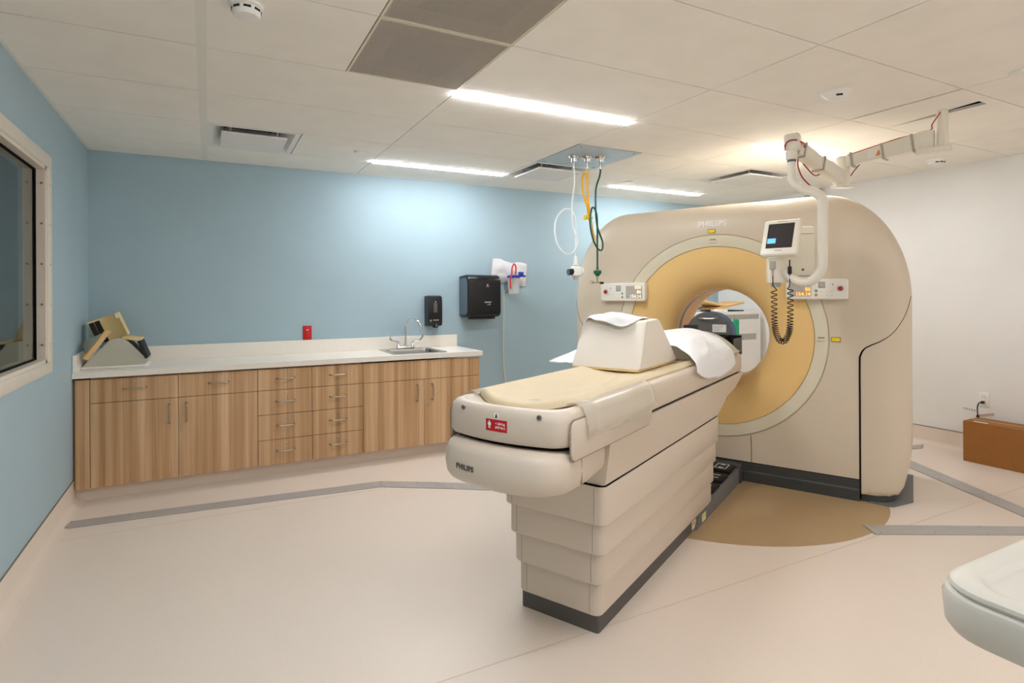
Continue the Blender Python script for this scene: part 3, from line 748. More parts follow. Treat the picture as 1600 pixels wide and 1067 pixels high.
# laser windows and labels
for ang in (90, 0):
    a = math.radians(ang); c, s = math.cos(a), math.sin(a)
    cb, cz = B0+.706*c, Z0+.706*s
    lw = build(MB().rbox(cb-.026, cb+.026, AF-.004, AF+.02, cz-.017, cz+.017, .010, 3), 'laser_window', 'cream_light', gan, frame=G)
    build(MB().rbox(cb-.02, cb+.02, AF-.0055, AF, cz+.003, cz+.013, .004, 2), 'aperture', 'cream_dark', lw, frame=G)
for cb, cz in ((B0-.008, 1.829), (-.408, 1.05)):
    y = on_front(cb, cz).y
    m = Matrix.Translation((cb, y-.002, cz))
    lb = build(MB().box(-.026, .026, -.001, .003, -.0145, .0145).tf(m), 'warning_label', 'gap', gan, frame=G, smooth=0)
    build(MB().box(-.0235, .0235, -.0018, 0, -.012, .012).tf(m), 'label_face', 'yellow', lb, frame=G, smooth=0)
# maker's lettering
y = on_front(-1.21, 1.885).y
build(text_mb('PHILIPS', .0575, .0020, space=1.12).tf(Matrix.Translation((-1.205, y-.004, 1.883)) @ RX), 'maker_lettering', 'logo', gan, frame=G, smooth=0)
# control panels
def panel(b0, b1, z0, z1, mirror, display):
    a0 = 4.352
    zc_, W, Hh = (z0+z1)/2, b1-b0, z1-z0
    mp = lambda u: b1-u*W if mirror else b0+u*W
    p = build(MB().loft([[(x, y, z) for x, z in rrect(b0, b1, z0, z1, .018, 5)] for y in (AF+.012, a0+.006)] + [[(x, a0, z) for x, z in rrect(b0+.006, b1-.006, z0+.006, z1-.006, .014, 5)]]), 'control_panel', 'panel_white', gan, frame=G)
    def q(name, mat, u0, u1, v0, v1, y=.003):
        x0, x1 = sorted((mp(u0), mp(u1)))
        return build(MB().rbox(x0, x1, a0-y, a0+.002, z0+v0*Hh, z0+v1*Hh, .0015, 1), name, mat, p, frame=G)
    q('display', 'screen_grey', .06, .42, .16, .84)
    rows = display
    for txt, v, mt in rows:
        mb = text_mb(txt, Hh*.24, .0006, 'RIGHT')
        xr = (b0+.41*W) if not mirror else (b1-.08*W)
        build(mb.tf(Matrix.Translation((xr, a0-.0042, z0+v*Hh)) @ RX), 'digits', mt, p, frame=G, smooth=0)
    q('key_pad', 'grey_plastic', .535, .645, .55, .86)
    q('key_icon', 'screen_grey', .56, .62, .62, .79, .0045)
    for u, v, mt in ((.5, .42, 'teal_btn'), (.5, .22, 'amber_btn')):
        build(MB().cyl((mp(u), a0+.002, z0+v*Hh), (mp(u), a0-.003, z0+v*Hh), .0095, n=14), 'button', mt, p, frame=G)
    for u in (.59, .68, .75):
        for v in (.40, .22): q('button', 'ivory', u-.022, u+.022, v-.055, v+.055, .002)
    q('indicator', 'grey_plastic', .755, .775, .68, .76)
    build(MB().cyl((mp(.885), a0+.002, zc_+.004), (mp(.885), a0-.003, zc_+.004), .019, n=22), 'stop_ring', 'screen_grey', p, frame=G)
    build(MB().cyl((mp(.885), a0-.002, zc_+.004), (mp(.885), a0-.013, zc_+.004), .013, .012, n=20), 'stop_button', 'red', p, frame=G)
panel(-.700, -.335, 1.318, 1.456, False, [('000', .74, 'led_amber'), ('86', .5, 'led_amber'), ('154.14', .26, 'led_amber')])
panel(-2.098, -1.714, 1.303, 1.451, True, [('000', .74, 'led_pale'), ('86', .5, 'led_pale'), ('154.14', .26, 'led_pale')])

# ------------------------------------------------------------------ patient couch
cou = root('ct_couch', (B0, 2.85, 0), 'long cream CT patient couch in front of the gantry', 'CT couch', frame=G)
def cp(mb, name, mat, parent=cou, **k): return build(mb, name, mat, parent, frame=G, **k)
def plan(hw, a0, a1, rad, bow, n=7):
    """plan outline, near end (a0) bowed towards the viewer"""
    pts = []
    base = rrect(B0-hw, B0+hw, a0, a1, rad, n)
    # subdivide the near edge
    out = []
    for i, p in enumerate(base):
        out.append(p)
        q = base[(i+1) % len(base)]
        if i % (n+1) == n:
            for k in range(1, 8): out.append((p[0]+(q[0]-p[0])*k/8, p[1]+(q[1]-p[1])*k/8))
    res = []
    for b, a in out:
        f = max(0.0, 1-(a-a0)/.35)
        res.append((b, a-bow*(1-((b-B0)/hw)**2)*f))
    return res
def stack(levels): return [[(b, a, z) for b, a in lv] for lv, z in levels]
tiers = [(.07, .203, .195, 2.06), (.203, .330, .210, 2.045), (.330, .455, .225, 2.03), (.455, .607, .240, 2.015)]
cp(MB().loft(stack([(rrect(B0-.184, B0+.184, 2.07, 3.64, .012, 3), 0), (rrect(B0-.184, B0+.184, 2.07, 3.64, .012, 3), .072)])), 'base_skirt', 'charcoal')
for z0, z1, hw, a0 in tiers:
    lv = [(rrect(B0-hw+.004, B0+hw-.004, a0+.004, 3.64, .03, 5), z0+.001), (rrect(B0-hw, B0+hw, a0, 3.64, .033, 5), z0+.006), (rrect(B0-hw, B0+hw, a0, 3.64, .033, 5), z1-.006), (rrect(B0-hw+.003, B0+hw-.003, a0+.003, 3.64, .03, 5), z1)]
    t = cp(MB().loft(stack(lv)), 'bellows_tier', 'cream_table')
    for s in (-1, 1):
        cp(MB().box(B0+s*(hw-.045)-.0008, B0+s*(hw-.045)+.0008, a0-.0008, a0+.003, z0+.008, z1-.004), 'corner_seam', 'cream_dark', t, smooth=0)
# dark joint over the top tier
cp(MB().loft(stack([(rrect(B0-.234, B0+.234, 2.022, 3.635, .03, 5), .605), (rrect(B0-.234, B0+.234, 2.022, 3.635, .03, 5), .613)])), 'shadow_gap', 'gap')
# housing under the tabletop
hs = []
for a, zb, hb in ((2.03, .613, .236), (2.3, .613, .239), (3.60, .613, .239), (3.68, .64, .24), (3.80, .70, .245), (4.0, .735, .25), (4.12, .775, .252), (4.14, .81, .252)):
    zt = .826
    hs.append([(B0-hb, a, zb+.004), (B0-hb+.012, a, zb), (B0+hb-.012, a, zb), (B0+hb, a, zb+.004), (B0+.262, a, zt-.02), (B0+.262, a, zt), (B0-.262, a, zt), (B0-.262, a, zt-.02)])
cp(MB().loft(hs), 'housing', 'cream_table', smooth=30)
# nose cover with the maker's name
nl = []
for z, d, ex in ((.668, .06, .05), (.672, .035, .02), (.685, .015, .0), (.705, .004, 0), (.74, 0, 0), (.79, .004, 0), (.808, .012, 0), (.818, .025, 0), (.822, .045, 0)):
    nl.append((plan(.262-d*.8, 1.618+d, 2.16-ex, .085, .055), z))
nm = MB().loft(stack(nl))
nm.v = [(B0+(b-B0)*(1-.16*max(0, min(1, (a-1.84)/.3))), a, z) for b, a, z in nm.v]
nose = cp(nm, 'nose_cover', 'cream_table', smooth=50)
cp(MB().bar((B0+.2595, 1.79, .69), (B0+.2595, 1.79, .80), .003, .004, up=(1, 0, 0)), 'cover_seam', 'cream_dark', nose, smooth=0)
def fscan(b, bow, hw, a0): return a0-bow*(1-((b-B0)/hw)**2)
mb = text_mb('PHILIPS', .0262, .0009, space=1.08)
mb.v = [(x-1.292, fscan(x-1.292, .055, .262, 1.618)-.0012-z, .7425+y) for x, y, z in mb.v]
cp(mb, 'maker_lettering', 'charcoal', nose, smooth=0)
# tabletop carriage
tl = []
for z, d in ((.834, .02), (.838, .006), (.85, 0), (.925, 0), (.945, .004), (.957, .014), (.963, .03), (.961, .042), (.955, .052), (.949, .075), (.940, .11), (.932, .16), (.927, .22)):
    tl.append((plan(.265-d, 1.672+d, 4.15-d*.5, max(.06-d*.2, .02), .05), z))
tab = cp(MB().loft(stack(tl)), 'tabletop', 'cream_table', smooth=50)
cp(MB().loft(stack([(plan(.25, 1.70, 4.12, .05, .05), .823), (plan(.25, 1.70, 4.12, .05, .05), .836)])), 'shadow_gap', 'gap', smooth=0)
for b in (-1.352, -1.024):
    y = fscan(b, .05, .265, 1.672)
    bo = cp(MB().cyl((b, y+.004, .9415), (b, y-.003, .9415), .0085, n=18), 'bolt', 'screw', tab)
    cp(MB().cyl((b, y-.0025, .9415), (b, y-.004, .9415), .0045, n=6), 'bolt_socket', 'charcoal', bo)
# weight label
def onface(b0, b1, z0, z1, lift, name, mat, parent):
    pts = [[(b0+(b1-b0)*k/6, fscan(b0+(b1-b0)*k/6, .05, .265, 1.672)-lift, z) for k in range(7)] for z in (z0, z1)]
    return cp(MB().grid(pts), name, mat, parent, smooth=0)
lab = onface(-1.234, -1.143, .876, .918, .0012, 'weight_label', 'red', tab)
onface(-1.222, -1.2185, .885, .903, .0016, 'figure_print', 'logo', lab); onface(-1.2175, -1.214, .885, .903, .0016, 'figure_print', 'logo', lab)
onface(-1.225, -1.211, .896, .906, .0016, 'figure_print', 'logo', lab); onface(-1.2208, -1.2152, .9065, .912, .0016, 'figure_print', 'logo', lab)
for txt, z in (('< 204 kg', .904), ('(450 lbs.)', .891)):
    mb = text_mb(txt, .0115, .0001); mb.v = [(x-1.172, fscan(x-1.172, .05, .265, 1.672)-.0018-zz, z+y) for x, y, zz in mb.v]
    cp(mb, 'label_text', 'logo', lab, smooth=0)
l2 = onface(-1.197, -1.178, .9195, .942, .0012, 'figure_label', 'logo', tab)
onface(-1.191, -1.184, .926, .934, .0016, 'figure_print', 'black', l2); onface(-1.1895, -1.1855, .9345, .939, .0016, 'figure_print', 'black', l2)
onface(-1.193, -1.190, .922, .928, .0016, 'figure_print', 'black', l2); onface(-1.185, -1.182, .922, .928, .0016, 'figure_print', 'black', l2)
# side rail covers and clear sleeve
for s in (-1, 1):
    oc = rrect(1.70, 2.43, .79, .926, .03, 5)
    ob = [(a, z) for a, z in oc]
    lp = [[(B0+s*(.262), a, z) for a, z in ob], [(B0+s*.270, a, z) for a, z in ob], [(B0+s*.275, 2.065+(a-2.065)*.985, .858+(z-.858)*.9) for a, z in ob]]
    cp(MB().loft(lp), 'rail_cover', 'cream_table', smooth=40)
    ou = rrect(1.695, 2.435, .785, .931, .032, 5)
    cp(MB().loft([[(B0+s*.2655, a, z) for a, z in ou], [(B0+s*.2665, a, z) for a, z in ou]]), 'rail_joint', 'cream_dark', smooth=0)
    sl = []
    for a in (1.79, 1.9, 2.1, 2.3, 2.42, 2.435):
        o = .004*noise.noise(Vector((a*5, s, 0)))
        sl.append([(B0+s*(.2+o), a, .966), (B0+s*.235, a, .975+o), (B0+s*(.266+o), a, .962), (B0+s*(.279+o), a, .93), (B0+s*(.288+o), a, .89), (B0+s*(.290+o), a, .852 if a < 2.4 else .868)])
    cp(MB().grid(sl), 'plastic_sleeve', 'sleeve', smooth=60, solid=.002)
# foot pedals and base side plate
fp = [(3.30, .0), (4.37, 0), (4.37, .115), (4.2, .10), (3.66, .085), (3.36, .062)]
cp(MB().prism(fp, lambda u, v, d: (d, u, v), B0+.05, B0+.198), 'pedal_frame', 'plate_grey', smooth=0)
cp(MB().rbox(B0+.02, B0+.21, 4.30, 4.40, 0, .13, .01, 2), 'pedal_end', 'dark_base')
for k, (a0, a1) in enumerate(((3.72, 3.90), (3.93, 4.11), (4.14, 4.32))):
    z = .092+.012*k
    p = cp(MB().rbox(B0-.02, B0+.175, a0, a1, z-.02, z+.012, .008, 2), 'pedal', 'black_matte')
    t = z+.0125
    sy = MB()
    if k == 2:
        for x0, x1, y0, y1 in ((.06, .14, .03, .035), (.06, .14, .145, .15), (.06, .065, .03, .15), (.135, .14, .03, .15)): sy.box(B0+x0, B0+x1, a0+y0, a0+y1, t-.001, t+.0005)
        for yy, dr in ((.06, -1), (.12, 1)): sy.loft([[(B0+.08, a0+yy, zz), (B0+.12, a0+yy, zz), (B0+.1, a0+yy+dr*.022, zz)] for zz in (t-.001, t+.0005)])
    else:
        for x0, x1, y0, y1 in ((.03, .05, .04, .14), (.06, .068, .03, .15), (.085, .14, .05, .058), (.085, .14, .11, .118)): sy.box(B0+x0, B0+x1, a0+y0, a0+y1, t-.001, t+.0005)
    cp(sy, 'pedal_symbol', 'logo', p, smooth=0)
for a, mt in ((3.31, 'warn_orange'), (3.46, 'yellow')):
    s_ = cp(MB().box(B0+.1845 if a < 3.4 else B0+.1982, B0+.1855 if a < 3.4 else B0+.1992, a-.045, a+.03, .012, .058), 'sticker', 'sticker', smooth=0)
    cp(MB().box(B0+.1852 if a < 3.4 else B0+.199, B0+.186 if a < 3.4 else B0+.1997, a-.035, a+.01, .036, .05), 'sticker_print', mt, s_, smooth=0)

# mattress
def zsurf(b): return .926+.034*min(1.3, ((b-B0)/.225)**2)
NB = 25
mt_top = []; 
def mattress_pt(s, a, top, wr=0.0):
    b = B0+.236*s
    z = zsurf(b)+(.036 if top else .004)
    return (b, a, z+wr)
rows = []
NAa = 80
MW = .222
for i in range(NAa+1):
    t = (i/NAa)**1.4; row = []
    for j in range(NB):
        s = -1+2*j/(NB-1)
        a_near = 1.825-.10*(1-s*s)
        a = a_near+(3.95-a_near)*t
        wr = .004*noise.noise(Vector((s*2.5, a*5, 1)))+.007*noise.noise(Vector((s*6+a*6, a*2, 5)))*max(0, 1-abs(a-2.4)/.5)
        e1 = min(1.0, (a-a_near)/.03); e2 = min(1.0, (1-abs(s))*MW/.05)
        h = (.006+.029*math.sqrt(max(0, 1-(1-e1)**2)))*(.30+.70*math.sqrt(max(0, 1-(1-e2)**2)))
        row.append((B0+MW*s, a, zsurf(B0+MW*s)+h+wr*e1*e2))
    rows.append(row)
bot = [[(x, a+.012*(1 if i == 0 else 0), zsurf(x)+.001) for x, a, z in row] for i, row in enumerate(rows)]
mm = MB(); mm.grid(rows); mm.grid([r_[::-1] for r_ in bot])
n = NB
def strip(p, q): mm.grid([p, q])
strip(rows[0], bot[0]); strip(rows[-1], bot[-1]); strip([r_[0] for r_ in rows], [r_[0] for r_ in bot]); strip([r_[-1] for r_ in rows], [r_[-1] for r_ in bot])
mattress = build(mm, 'couch_mattress', 'mattress', frame=G, smooth=60, label='pale yellow vinyl mattress pad lying along the couch top', cat='mattress')
lg = MB()
mb = text_mb('philips', .018, .0002); 
mb.v = [(x-1.13, 1.79+y*.8, zsurf(x-1.13)+.0395+z) for x, y, z in mb.v]
build(mb, 'maker_print', 'print_grey', mattress, frame=G, smooth=0)

# knee wedge
pw = [(2.675, .985), (2.70, .983), (3.22, .983), (3.225, .99), (2.985, 1.222), (2.965, 1.228), (2.80, 1.222), (2.785, 1.21)]
wz = MB(); lo = []
for b, sc in ((-1.462, .97), (-1.455, .99), (-1.445, 1), (-1.10, 1), (-1.09, .99), (-1.083, .97)):
    lean = 0
    lo.append([(b+(.018 if b < -1.3 else -.012)*((z-.983)/.24), 2.95+(a-2.95)*sc, 1.1+(z-1.1)*sc) for a, z in pw])
kw = root('knee_wedge', (-1.27, 2.95, .972), 'white vinyl knee wedge cushion standing on the couch', 'cushion', frame=G)
build(wz.loft(lo), 'cushion', 'wedge_white', kw, frame=G, smooth=40)
build(MB().rbox(-1.458, -1.088, 2.672, 3.22, .972, .9845, .004, 2), 'painted_reflection', 'foam', kw, frame=G)  # tan slab stands in for the yellow reflection on the wedge's underside

# curved grey head cushion and sheet
def hump(b):
    s = (b-(-1.24))/.29
    return max(0, 1-abs(s)**2.6)
rows = []
for i in range(9):
    a = 3.40+.68*i/8; row = []
    for j in range(33):
        b = -1.50+.56*j/32
        row.append((b, a, .972+.128*hump(b)))
    rows.append(row)
hm = MB().grid(rows)
base = [[(x, a, .967) for x, a, z in row] for row in rows]
hm.grid([r_[::-1] for r_ in base]); hm.grid([rows[0], base[0]]); hm.grid([rows[-1], base[-1]]); hm.grid([[r_[0] for r_ in rows], [r_[0] for r_ in base]]); hm.grid([[r_[-1] for r_ in rows], [r_[-1] for r_ in base]])
hr = root('head_cushion', (-1.22, 3.7, .967), 'curved grey-green head cushion at the far end of the couch', 'cushion', frame=G)
build(hm, 'cushion', 'pad_grey', hr, frame=G, smooth=50)
build(MB().rbox(-1.245, -1.175, 3.84, 3.94, 1.085, 1.150, .006, 2), 'strap_clamp', 'black_matte', hr, frame=G)
# white sheet over the head cushion, hanging over the right side
def patch(ctrl, nu, nv, seed, amp):
    """Catmull-Rom patch over a control grid ctrl[row][col]"""
    R = [smooth_path(rw, nu) for rw in ctrl]
    cols = [smooth_path([R[k][j] for k in range(len(R))], nv) for j in range(len(R[0]))]
    out = []
    for i in range(len(cols[0])):
        row = []
        for j in range(len(cols)):
            p = cols[j][i]; u = j/(len(cols)-1); v = i/(len(cols[0])-1)
            n = noise.noise(Vector((u*5, v*4, seed)))*amp+noise.noise(Vector((u*12+v*5, v*7, seed+3)))*amp*.5
            row.append((p.x+n*.5, p.y, p.z+n))
        out.append(row)
    return out
bs = [-1.46, -1.33, -1.18, -1.05, -.975, -.925, -.905]
ctrl = []
for aa_, zz in (([3.25, 3.25, 3.23, 3.18, 3.12, 3.06, 3.02], [1.03, 1.07, 1.075, 1.05, 1.02, .985, .945]),
                ([3.42, 3.42, 3.41, 3.37, 3.32, 3.25, 3.20], [1.07, 1.118, 1.12, 1.095, 1.05, .985, .895]),
                ([3.62, 3.62, 3.61, 3.58, 3.53, 3.48, 3.45], [1.07, 1.116, 1.12, 1.09, 1.045, .975, .872]),
                ([3.76, 3.76, 3.76, 3.74, 3.71, 3.68, 3.66], [1.07, 1.114, 1.12, 1.09, 1.045, .98, .885]),
                ([3.86, 3.86, 3.86, 3.86, 3.85, 3.84, 3.82], [1.07, 1.112, 1.12, 1.09, 1.04, .985, .915])):
    ctrl.append([(b, a, z) for b, a, z in zip(bs, aa_, zz)])
build(MB().grid(patch(ctrl, 6, 7, 8, .012)), 'paper_sheet', 'sheet', frame=G, smooth=50, solid=.0015, label='white paper sheet draped over the head cushion and hanging down the couch side', cat='sheet')
# crumpled sheet on top of the wedge with a tip sticking out to the left
bs = [-1.645, -1.59, -1.53, -1.475, -1.452, -1.42, -1.36, -1.29, -1.22, -1.165, -1.135]
near_a = [2.75, 2.74, 2.73, 2.72, 2.735, 2.765, 2.755, 2.748, 2.745, 2.765, 2.82]
near_z = [.984, .985, .988, .992, 1.09, 1.225, 1.222, 1.215, 1.19, 1.205, 1.232]
mid_a = [2.755, 2.80, 2.82, 2.85, 2.85, 2.83, 2.82, 2.81, 2.81, 2.83, 2.86]
mid_z = [.986, 1.008, 1.038, 1.07, 1.13, 1.238, 1.252, 1.262, 1.25, 1.236, 1.233]
far_a = [2.76, 2.88, 2.95, 3.0, 3.0, 2.99, 2.985, 2.985, 2.98, 2.975, 2.95]
far_z = [.988, 1.02, 1.06, 1.10, 1.14, 1.225, 1.235, 1.238, 1.236, 1.234, 1.232]
ctrl = [list(zip(bs, near_a, near_z)), list(zip(bs, mid_a, mid_z)), list(zip(bs, far_a, far_z))]
build(MB().grid(patch(ctrl, 5, 8, 4, .008)), 'paper_sheet', 'sheet', frame=G, smooth=50, solid=.0015, label='crumpled white sheet over the knee wedge with a tip sticking out to the left', cat='sheet')

# phantom with holder in the bore
ph = root('calibration_phantom', (-1.265, 4.5, .87), 'round grey calibration phantom with blue rim inside the scanner bore', 'phantom', frame=G)
pc = Vector((-1.262, 0, 1.049)); PR = .172
build(MB().cyl((pc.x, 4.50, pc.z), (pc.x, 4.62, pc.z), PR, n=56), 'rim', 'phantom_blue', ph, frame=G)
fc = build(MB().cyl((pc.x, 4.492, pc.z), (pc.x, 4.502, pc.z), PR-.003, n=56), 'face', 'phantom_grey', ph, frame=G)
for k in range(8):
    a = 2*PI*k/8+PI/2; build(MB().cyl((pc.x+.158*math.cos(a), 4.493, pc.z+.158*math.sin(a)), (pc.x+.158*math.cos(a), 4.487, pc.z+.158*math.sin(a)), .005, n=10), 'screw', 'steel', fc, frame=G)
build(MB().tube(smooth_path([(pc.x-.062, 4.492, pc.z+.122), (pc.x-.062, 4.47, pc.z+.122), (pc.x, 4.465, pc.z+.12), (pc.x+.062, 4.47, pc.z+.122), (pc.x+.062, 4.492, pc.z+.122)], 4), .006, 8), 'handle', 'nickel', fc, frame=G)
build(MB().box(pc.x+.03, pc.x+.13, 4.4895, 4.4925, pc.z+.018, pc.z+.076), 'data_label', 'paper', fc, frame=G, smooth=0)
for k in range(4):
    build(MB().box(pc.x+.037, pc.x+.115-.012*k, 4.4885, 4.4897, pc.z+.064-.012*k, pc.z+.067-.012*k), 'label_print', 'print_grey', fc, frame=G, smooth=0)
hd = MB()
hd.box(-1.20, -1.02, 4.20, 4.49, .93, .945).box(-1.20, -1.19, 4.20, 4.49, .945, 1.04).box(-1.03, -1.02, 4.24, 4.49, .945, 1.035).box(-1.20, -1.02, 4.475, 4.49, .945, 1.05).box(-1.115, -1.107, 4.2, 4.48, .945, 1.045)
build(hd, 'holder', 'black', ph, frame=G, smooth=0)
build(MB().box(-1.40, -1.02, 4.153, 4.49, .912, .93), 'holder_arm', 'black_matte', ph, frame=G, smooth=0)
build(MB().cyl((-1.165, 4.20, 1.02), (-1.165, 4.185, 1.02), .012, n=14), 'knob', 'steel', ph, frame=G)

# ------------------------------------------------------------------ gas hose panel
gp = root('gas_panel', (2.72, 3.72, H), 'galvanised steel ceiling panel with three gas outlets', 'gas panel')
build(MB().box(2.424, 3.016, 3.42, 4.022, H-.003, H+.008), 'plate', 'galv', gp, smooth=0)
for x, y in ((2.47, 3.46), (2.97, 3.46), (2.47, 3.98), (2.97, 3.98)):
    build(MB().cyl((x, y, H-.002), (x, y, H-.006), .007, n=10), 'screw', 'screw', gp)
OUT = [(2.60, 3.74), (2.70, 3.70), (2.80, 3.66)]
for x, y in OUT:
    o = build(MB().cyl((x, y, H), (x, y, H-.018), .045, .042, n=26), 'outlet', 'nickel', gp)
    build(MB().cyl((x, y, H-.018), (x, y, H-.045), .026, .022, n=20).cyl((x, y, H-.045), (x, y, H-.10), .012, .010, n=12), 'connector', 'steel', o)
    build(MB().box(x+.02, x+.075, y-.03, y-.01, H-.0045, H-.002), 'outlet_plate', 'galv', o, smooth=0)
x, y = OUT[0]
r = root('white_hose', (x, y, H-.1), 'white coiled suction hose hanging from the ceiling panel with a regulator at its end', 'hose', 'gas hoses')
zt = H-.10
loop = [(2.605, 3.70+.14*0-.0, 1.70+.0)]
pth = [(x, y, zt), (x+.005, y, 2.25), (x-.02, y, 2.08), (x-.012, y, 1.9), (x+.022, y-.01, 1.78), (x-.02, y-.02, 1.70), (x-.09, y-.02, 1.675), (x-.16, y-.01, 1.74), (x-.185, y, 1.85), (x-.16, y+.01, 1.96), (x-.09, y+.015, 2.03), (x-.03, y+.015, 2.035), (x+.012, y+.01, 1.98), (x+.02, y+.01, 1.85), (x+.012, y, 1.74), (x+.01, y, 1.66)]
build(MB().tube(smooth_path(pth, 8), .0062, 10), 'hose', 'white_hose', r)
rx, rz = x+.01, 1.545
rg = build(MB().cyl((rx, y, 1.665), (rx, y, 1.60), .012, .016, n=14).cyl((rx, y, 1.60), (rx, y, 1.59), .026, n=16).rbox(rx-.034, rx+.04, y-.03, y+.03, 1.50, 1.585, .015, 3), 'regulator', 'white_plastic', r)
build(MB().cyl((rx-.03, y, 1.54), (rx-.07, y, 1.535), .026, .024, n=18), 'regulator_knob', 'black', rg)
build(MB().cyl((rx-.066, y, 1.535), (rx-.072, y, 1.535), .021, n=18), 'knob_cap', 'slate', rg)
build(MB().cyl((rx, y, 1.50), (rx, y, 1.475), .02, n=16), 'regulator_outlet', 'grey_plastic', rg)
build(MB().cyl((rx+.04, y-.01, 1.545), (rx+.05, y-.01, 1.545), .034, n=22), 'gauge', 'white_plastic', rg)
x, y = OUT[1]
r = root('yellow_hose', (x, y, H-.1), 'yellow air hose bundled and tied, hanging between the white and green hoses', 'hose', 'gas hoses')
pth = [(x, y, zt), (x+.003, y, 2.2), (x+.0, y, 2.05), (x+.02, y, 1.95), (x+.05, y-.005, 1.83), (x+.03, y-.012, 1.9), (x+.01, y-.016, 2.0), (x-.045, y-.016, 2.13), (x-.062, y-.012, 2.24), (x-.045, y-.01, 2.31), (x-.015, y-.008, 2.30), (x-.004, y-.006, 2.2), (x+.014, y-.004, 2.05), (x+.035, y, 1.93), (x+.066, y, 1.80)]
build(MB().tube(smooth_path(pth, 8), .0078, 10), 'hose', 'yellow_hose', r)
build(MB().rbox(x-.035, x+.035, y-.03, y+.014, 1.957, 1.975, .006, 2).rbox(x-.04, x-.015, y-.03, y+.0, 1.95, 1.99, .005, 2), 'tie', 'yellow', r)
x, y = OUT[2]
r = root('green_hose', (x, y, H-.1), 'dark green oxygen hose looped below the ceiling panel with a green fitting', 'hose', 'gas hoses')
pth = [(x, y, zt), (x-.01, y, 2.3), (x-.045, y, 2.2), (x-.05, y, 2.05), (x-.035, y, 1.9), (x+.01, y-.006, 1.78), (x+.0, y-.012, 1.715), (x-.04, y-.014, 1.72), (x-.09, y-.014, 1.80), (x-.115, y-.014, 1.92), (x-.10, y-.012, 2.03), (x-.07, y-.01, 2.04), (x-.045, y-.008, 1.98), (x-.038, y-.004, 1.85), (x-.036, y, 1.7), (x-.036, y, 1.57)]
build(MB().tube(smooth_path(pth, 8), .0072, 10), 'hose', 'green_hose', r)
hx = x-.036
ft = build(MB().cyl((hx, y, 1.575), (hx, y, 1.555), .01, n=12).rbox(hx-.026, hx+.026, y-.02, y+.02, 1.52, 1.552, .006, 2).cyl((hx, y, 1.52), (hx, y, 1.505), .018, n=14), 'fitting', 'green_dark', r)
build(MB().cyl((hx, y, 1.507), (hx, y, 1.455), .008, .006, n=12).tube([(hx-.05, y, 1.455), (hx+.03, y, 1.452)], .006, 10).tube([(hx-.055+.014*math.cos(t), y, 1.455+.012*math.sin(t)) for t in [k*PI/6+.6 for k in range(11)]], .003, 6), 'valve', 'steel', ft)
build(MB().cyl((hx+.025, y, 1.452), (hx+.056, y, 1.45), .010, n=12), 'valve_tip', 'black', ft)

# ------------------------------------------------------------------ ceiling monitor arm (scanner frame)
arm = root('monitor_arm', (.154, 4.35, H), 'jointed white ceiling arm holding a small injector monitor in front of the gantry', 'monitor arm', frame=G)
def ap(mb, name, mat, parent=arm, **k): return build(mb, name, mat, parent, frame=G, **k)
c0 = Vector((.154, 4.352, 0)); e0 = Vector((-.372, 4.47, 0)); t0 = Vector((-.605, 3.985, 0))
ap(MB().cyl((c0.x, c0.y, TOP-.01), (c0.x, c0.y, 2.225), .029, n=24), 'ceiling_column', 'arm_white')
ap(MB().rbox(c0.x-.13, c0.x+.045, c0.y-.045, c0.y+.045, 2.21, 2.238, .008, 2), 'bearing_plate', 'arm_white')
d1 = (e0-c0).normalized()
p1 = c0+d1*.085+Vector((0, 0, 2.29)); q1 = e0+Vector((0, 0, 2.235))
ap(MB().cyl((c0.x-.08, c0.y+.015, 2.236), (c0.x-.08, c0.y+.015, 2.345), .045, n=24), 'pivot', 'arm_white')
ap(MB().bar(p1, p1.lerp(q1, .5), .085, .105, wd2=.075, ht2=.09), 'upper_arm', 'arm_white', smooth=0)
ap(MB().bar(p1.lerp(q1, .45), q1, .066, .078, wd2=.06, ht2=.07), 'upper_arm', 'arm_white', smooth=0)
for t in (.12, .47, .86):
    pm_ = p1.lerp(q1, t); dd = (q1-p1).normalized()
    ap(MB().bar(pm_-dd*.006, pm_+dd*.006, .094-.012*t, .112-.02*t), 'clamp_band', 'grey_plastic', smooth=0)
ap(MB().cyl((e0.x, e0.y, 2.275), (e0.x, e0.y, 2.075), .042, n=24), 'elbow', 'arm_white')
q2 = t0+Vector((.02, .035, 2.275)); p2 = e0+Vector((0, 0, 2.125))
ap(MB().bar(p2, p2.lerp(q2, .55), .062, .085, wd2=.066, ht2=.085), 'lower_arm', 'arm_white', smooth=0)
ap(MB().bar(p2.lerp(q2, .5), q2, .058, .075, wd2=.07, ht2=.085), 'lower_arm', 'arm_white', smooth=0)
ap(MB().bar(p2+Vector((-.05, -.05, -.05)), p2+Vector((.05, .05, -.045)), .05, .02), 'end_cap', 'arm_white', smooth=0)
for t in (.52, .92):
    pm_ = p2.lerp(q2, t); dd = (q2-p2).normalized()
    ap(MB().bar(pm_-dd*.006, pm_+dd*.006, .08, .098), 'clamp_band', 'grey_plastic', smooth=0)
ap(MB().rbox(t0.x-.04, t0.x+.05, t0.y-.045, t0.y+.06, 2.255, 2.36, .018, 3), 'arm_head', 'arm_white')
ap(MB().cyl((t0.x, t0.y, 2.27), (t0.x, t0.y, 2.20), .034, .032, n=22), 'head_collar', 'arm_white')
ap(MB().cyl((t0.x, t0.y, 2.20), (t0.x, t0.y, 2.185), .026, n=22), 'head_ring', 'slate')
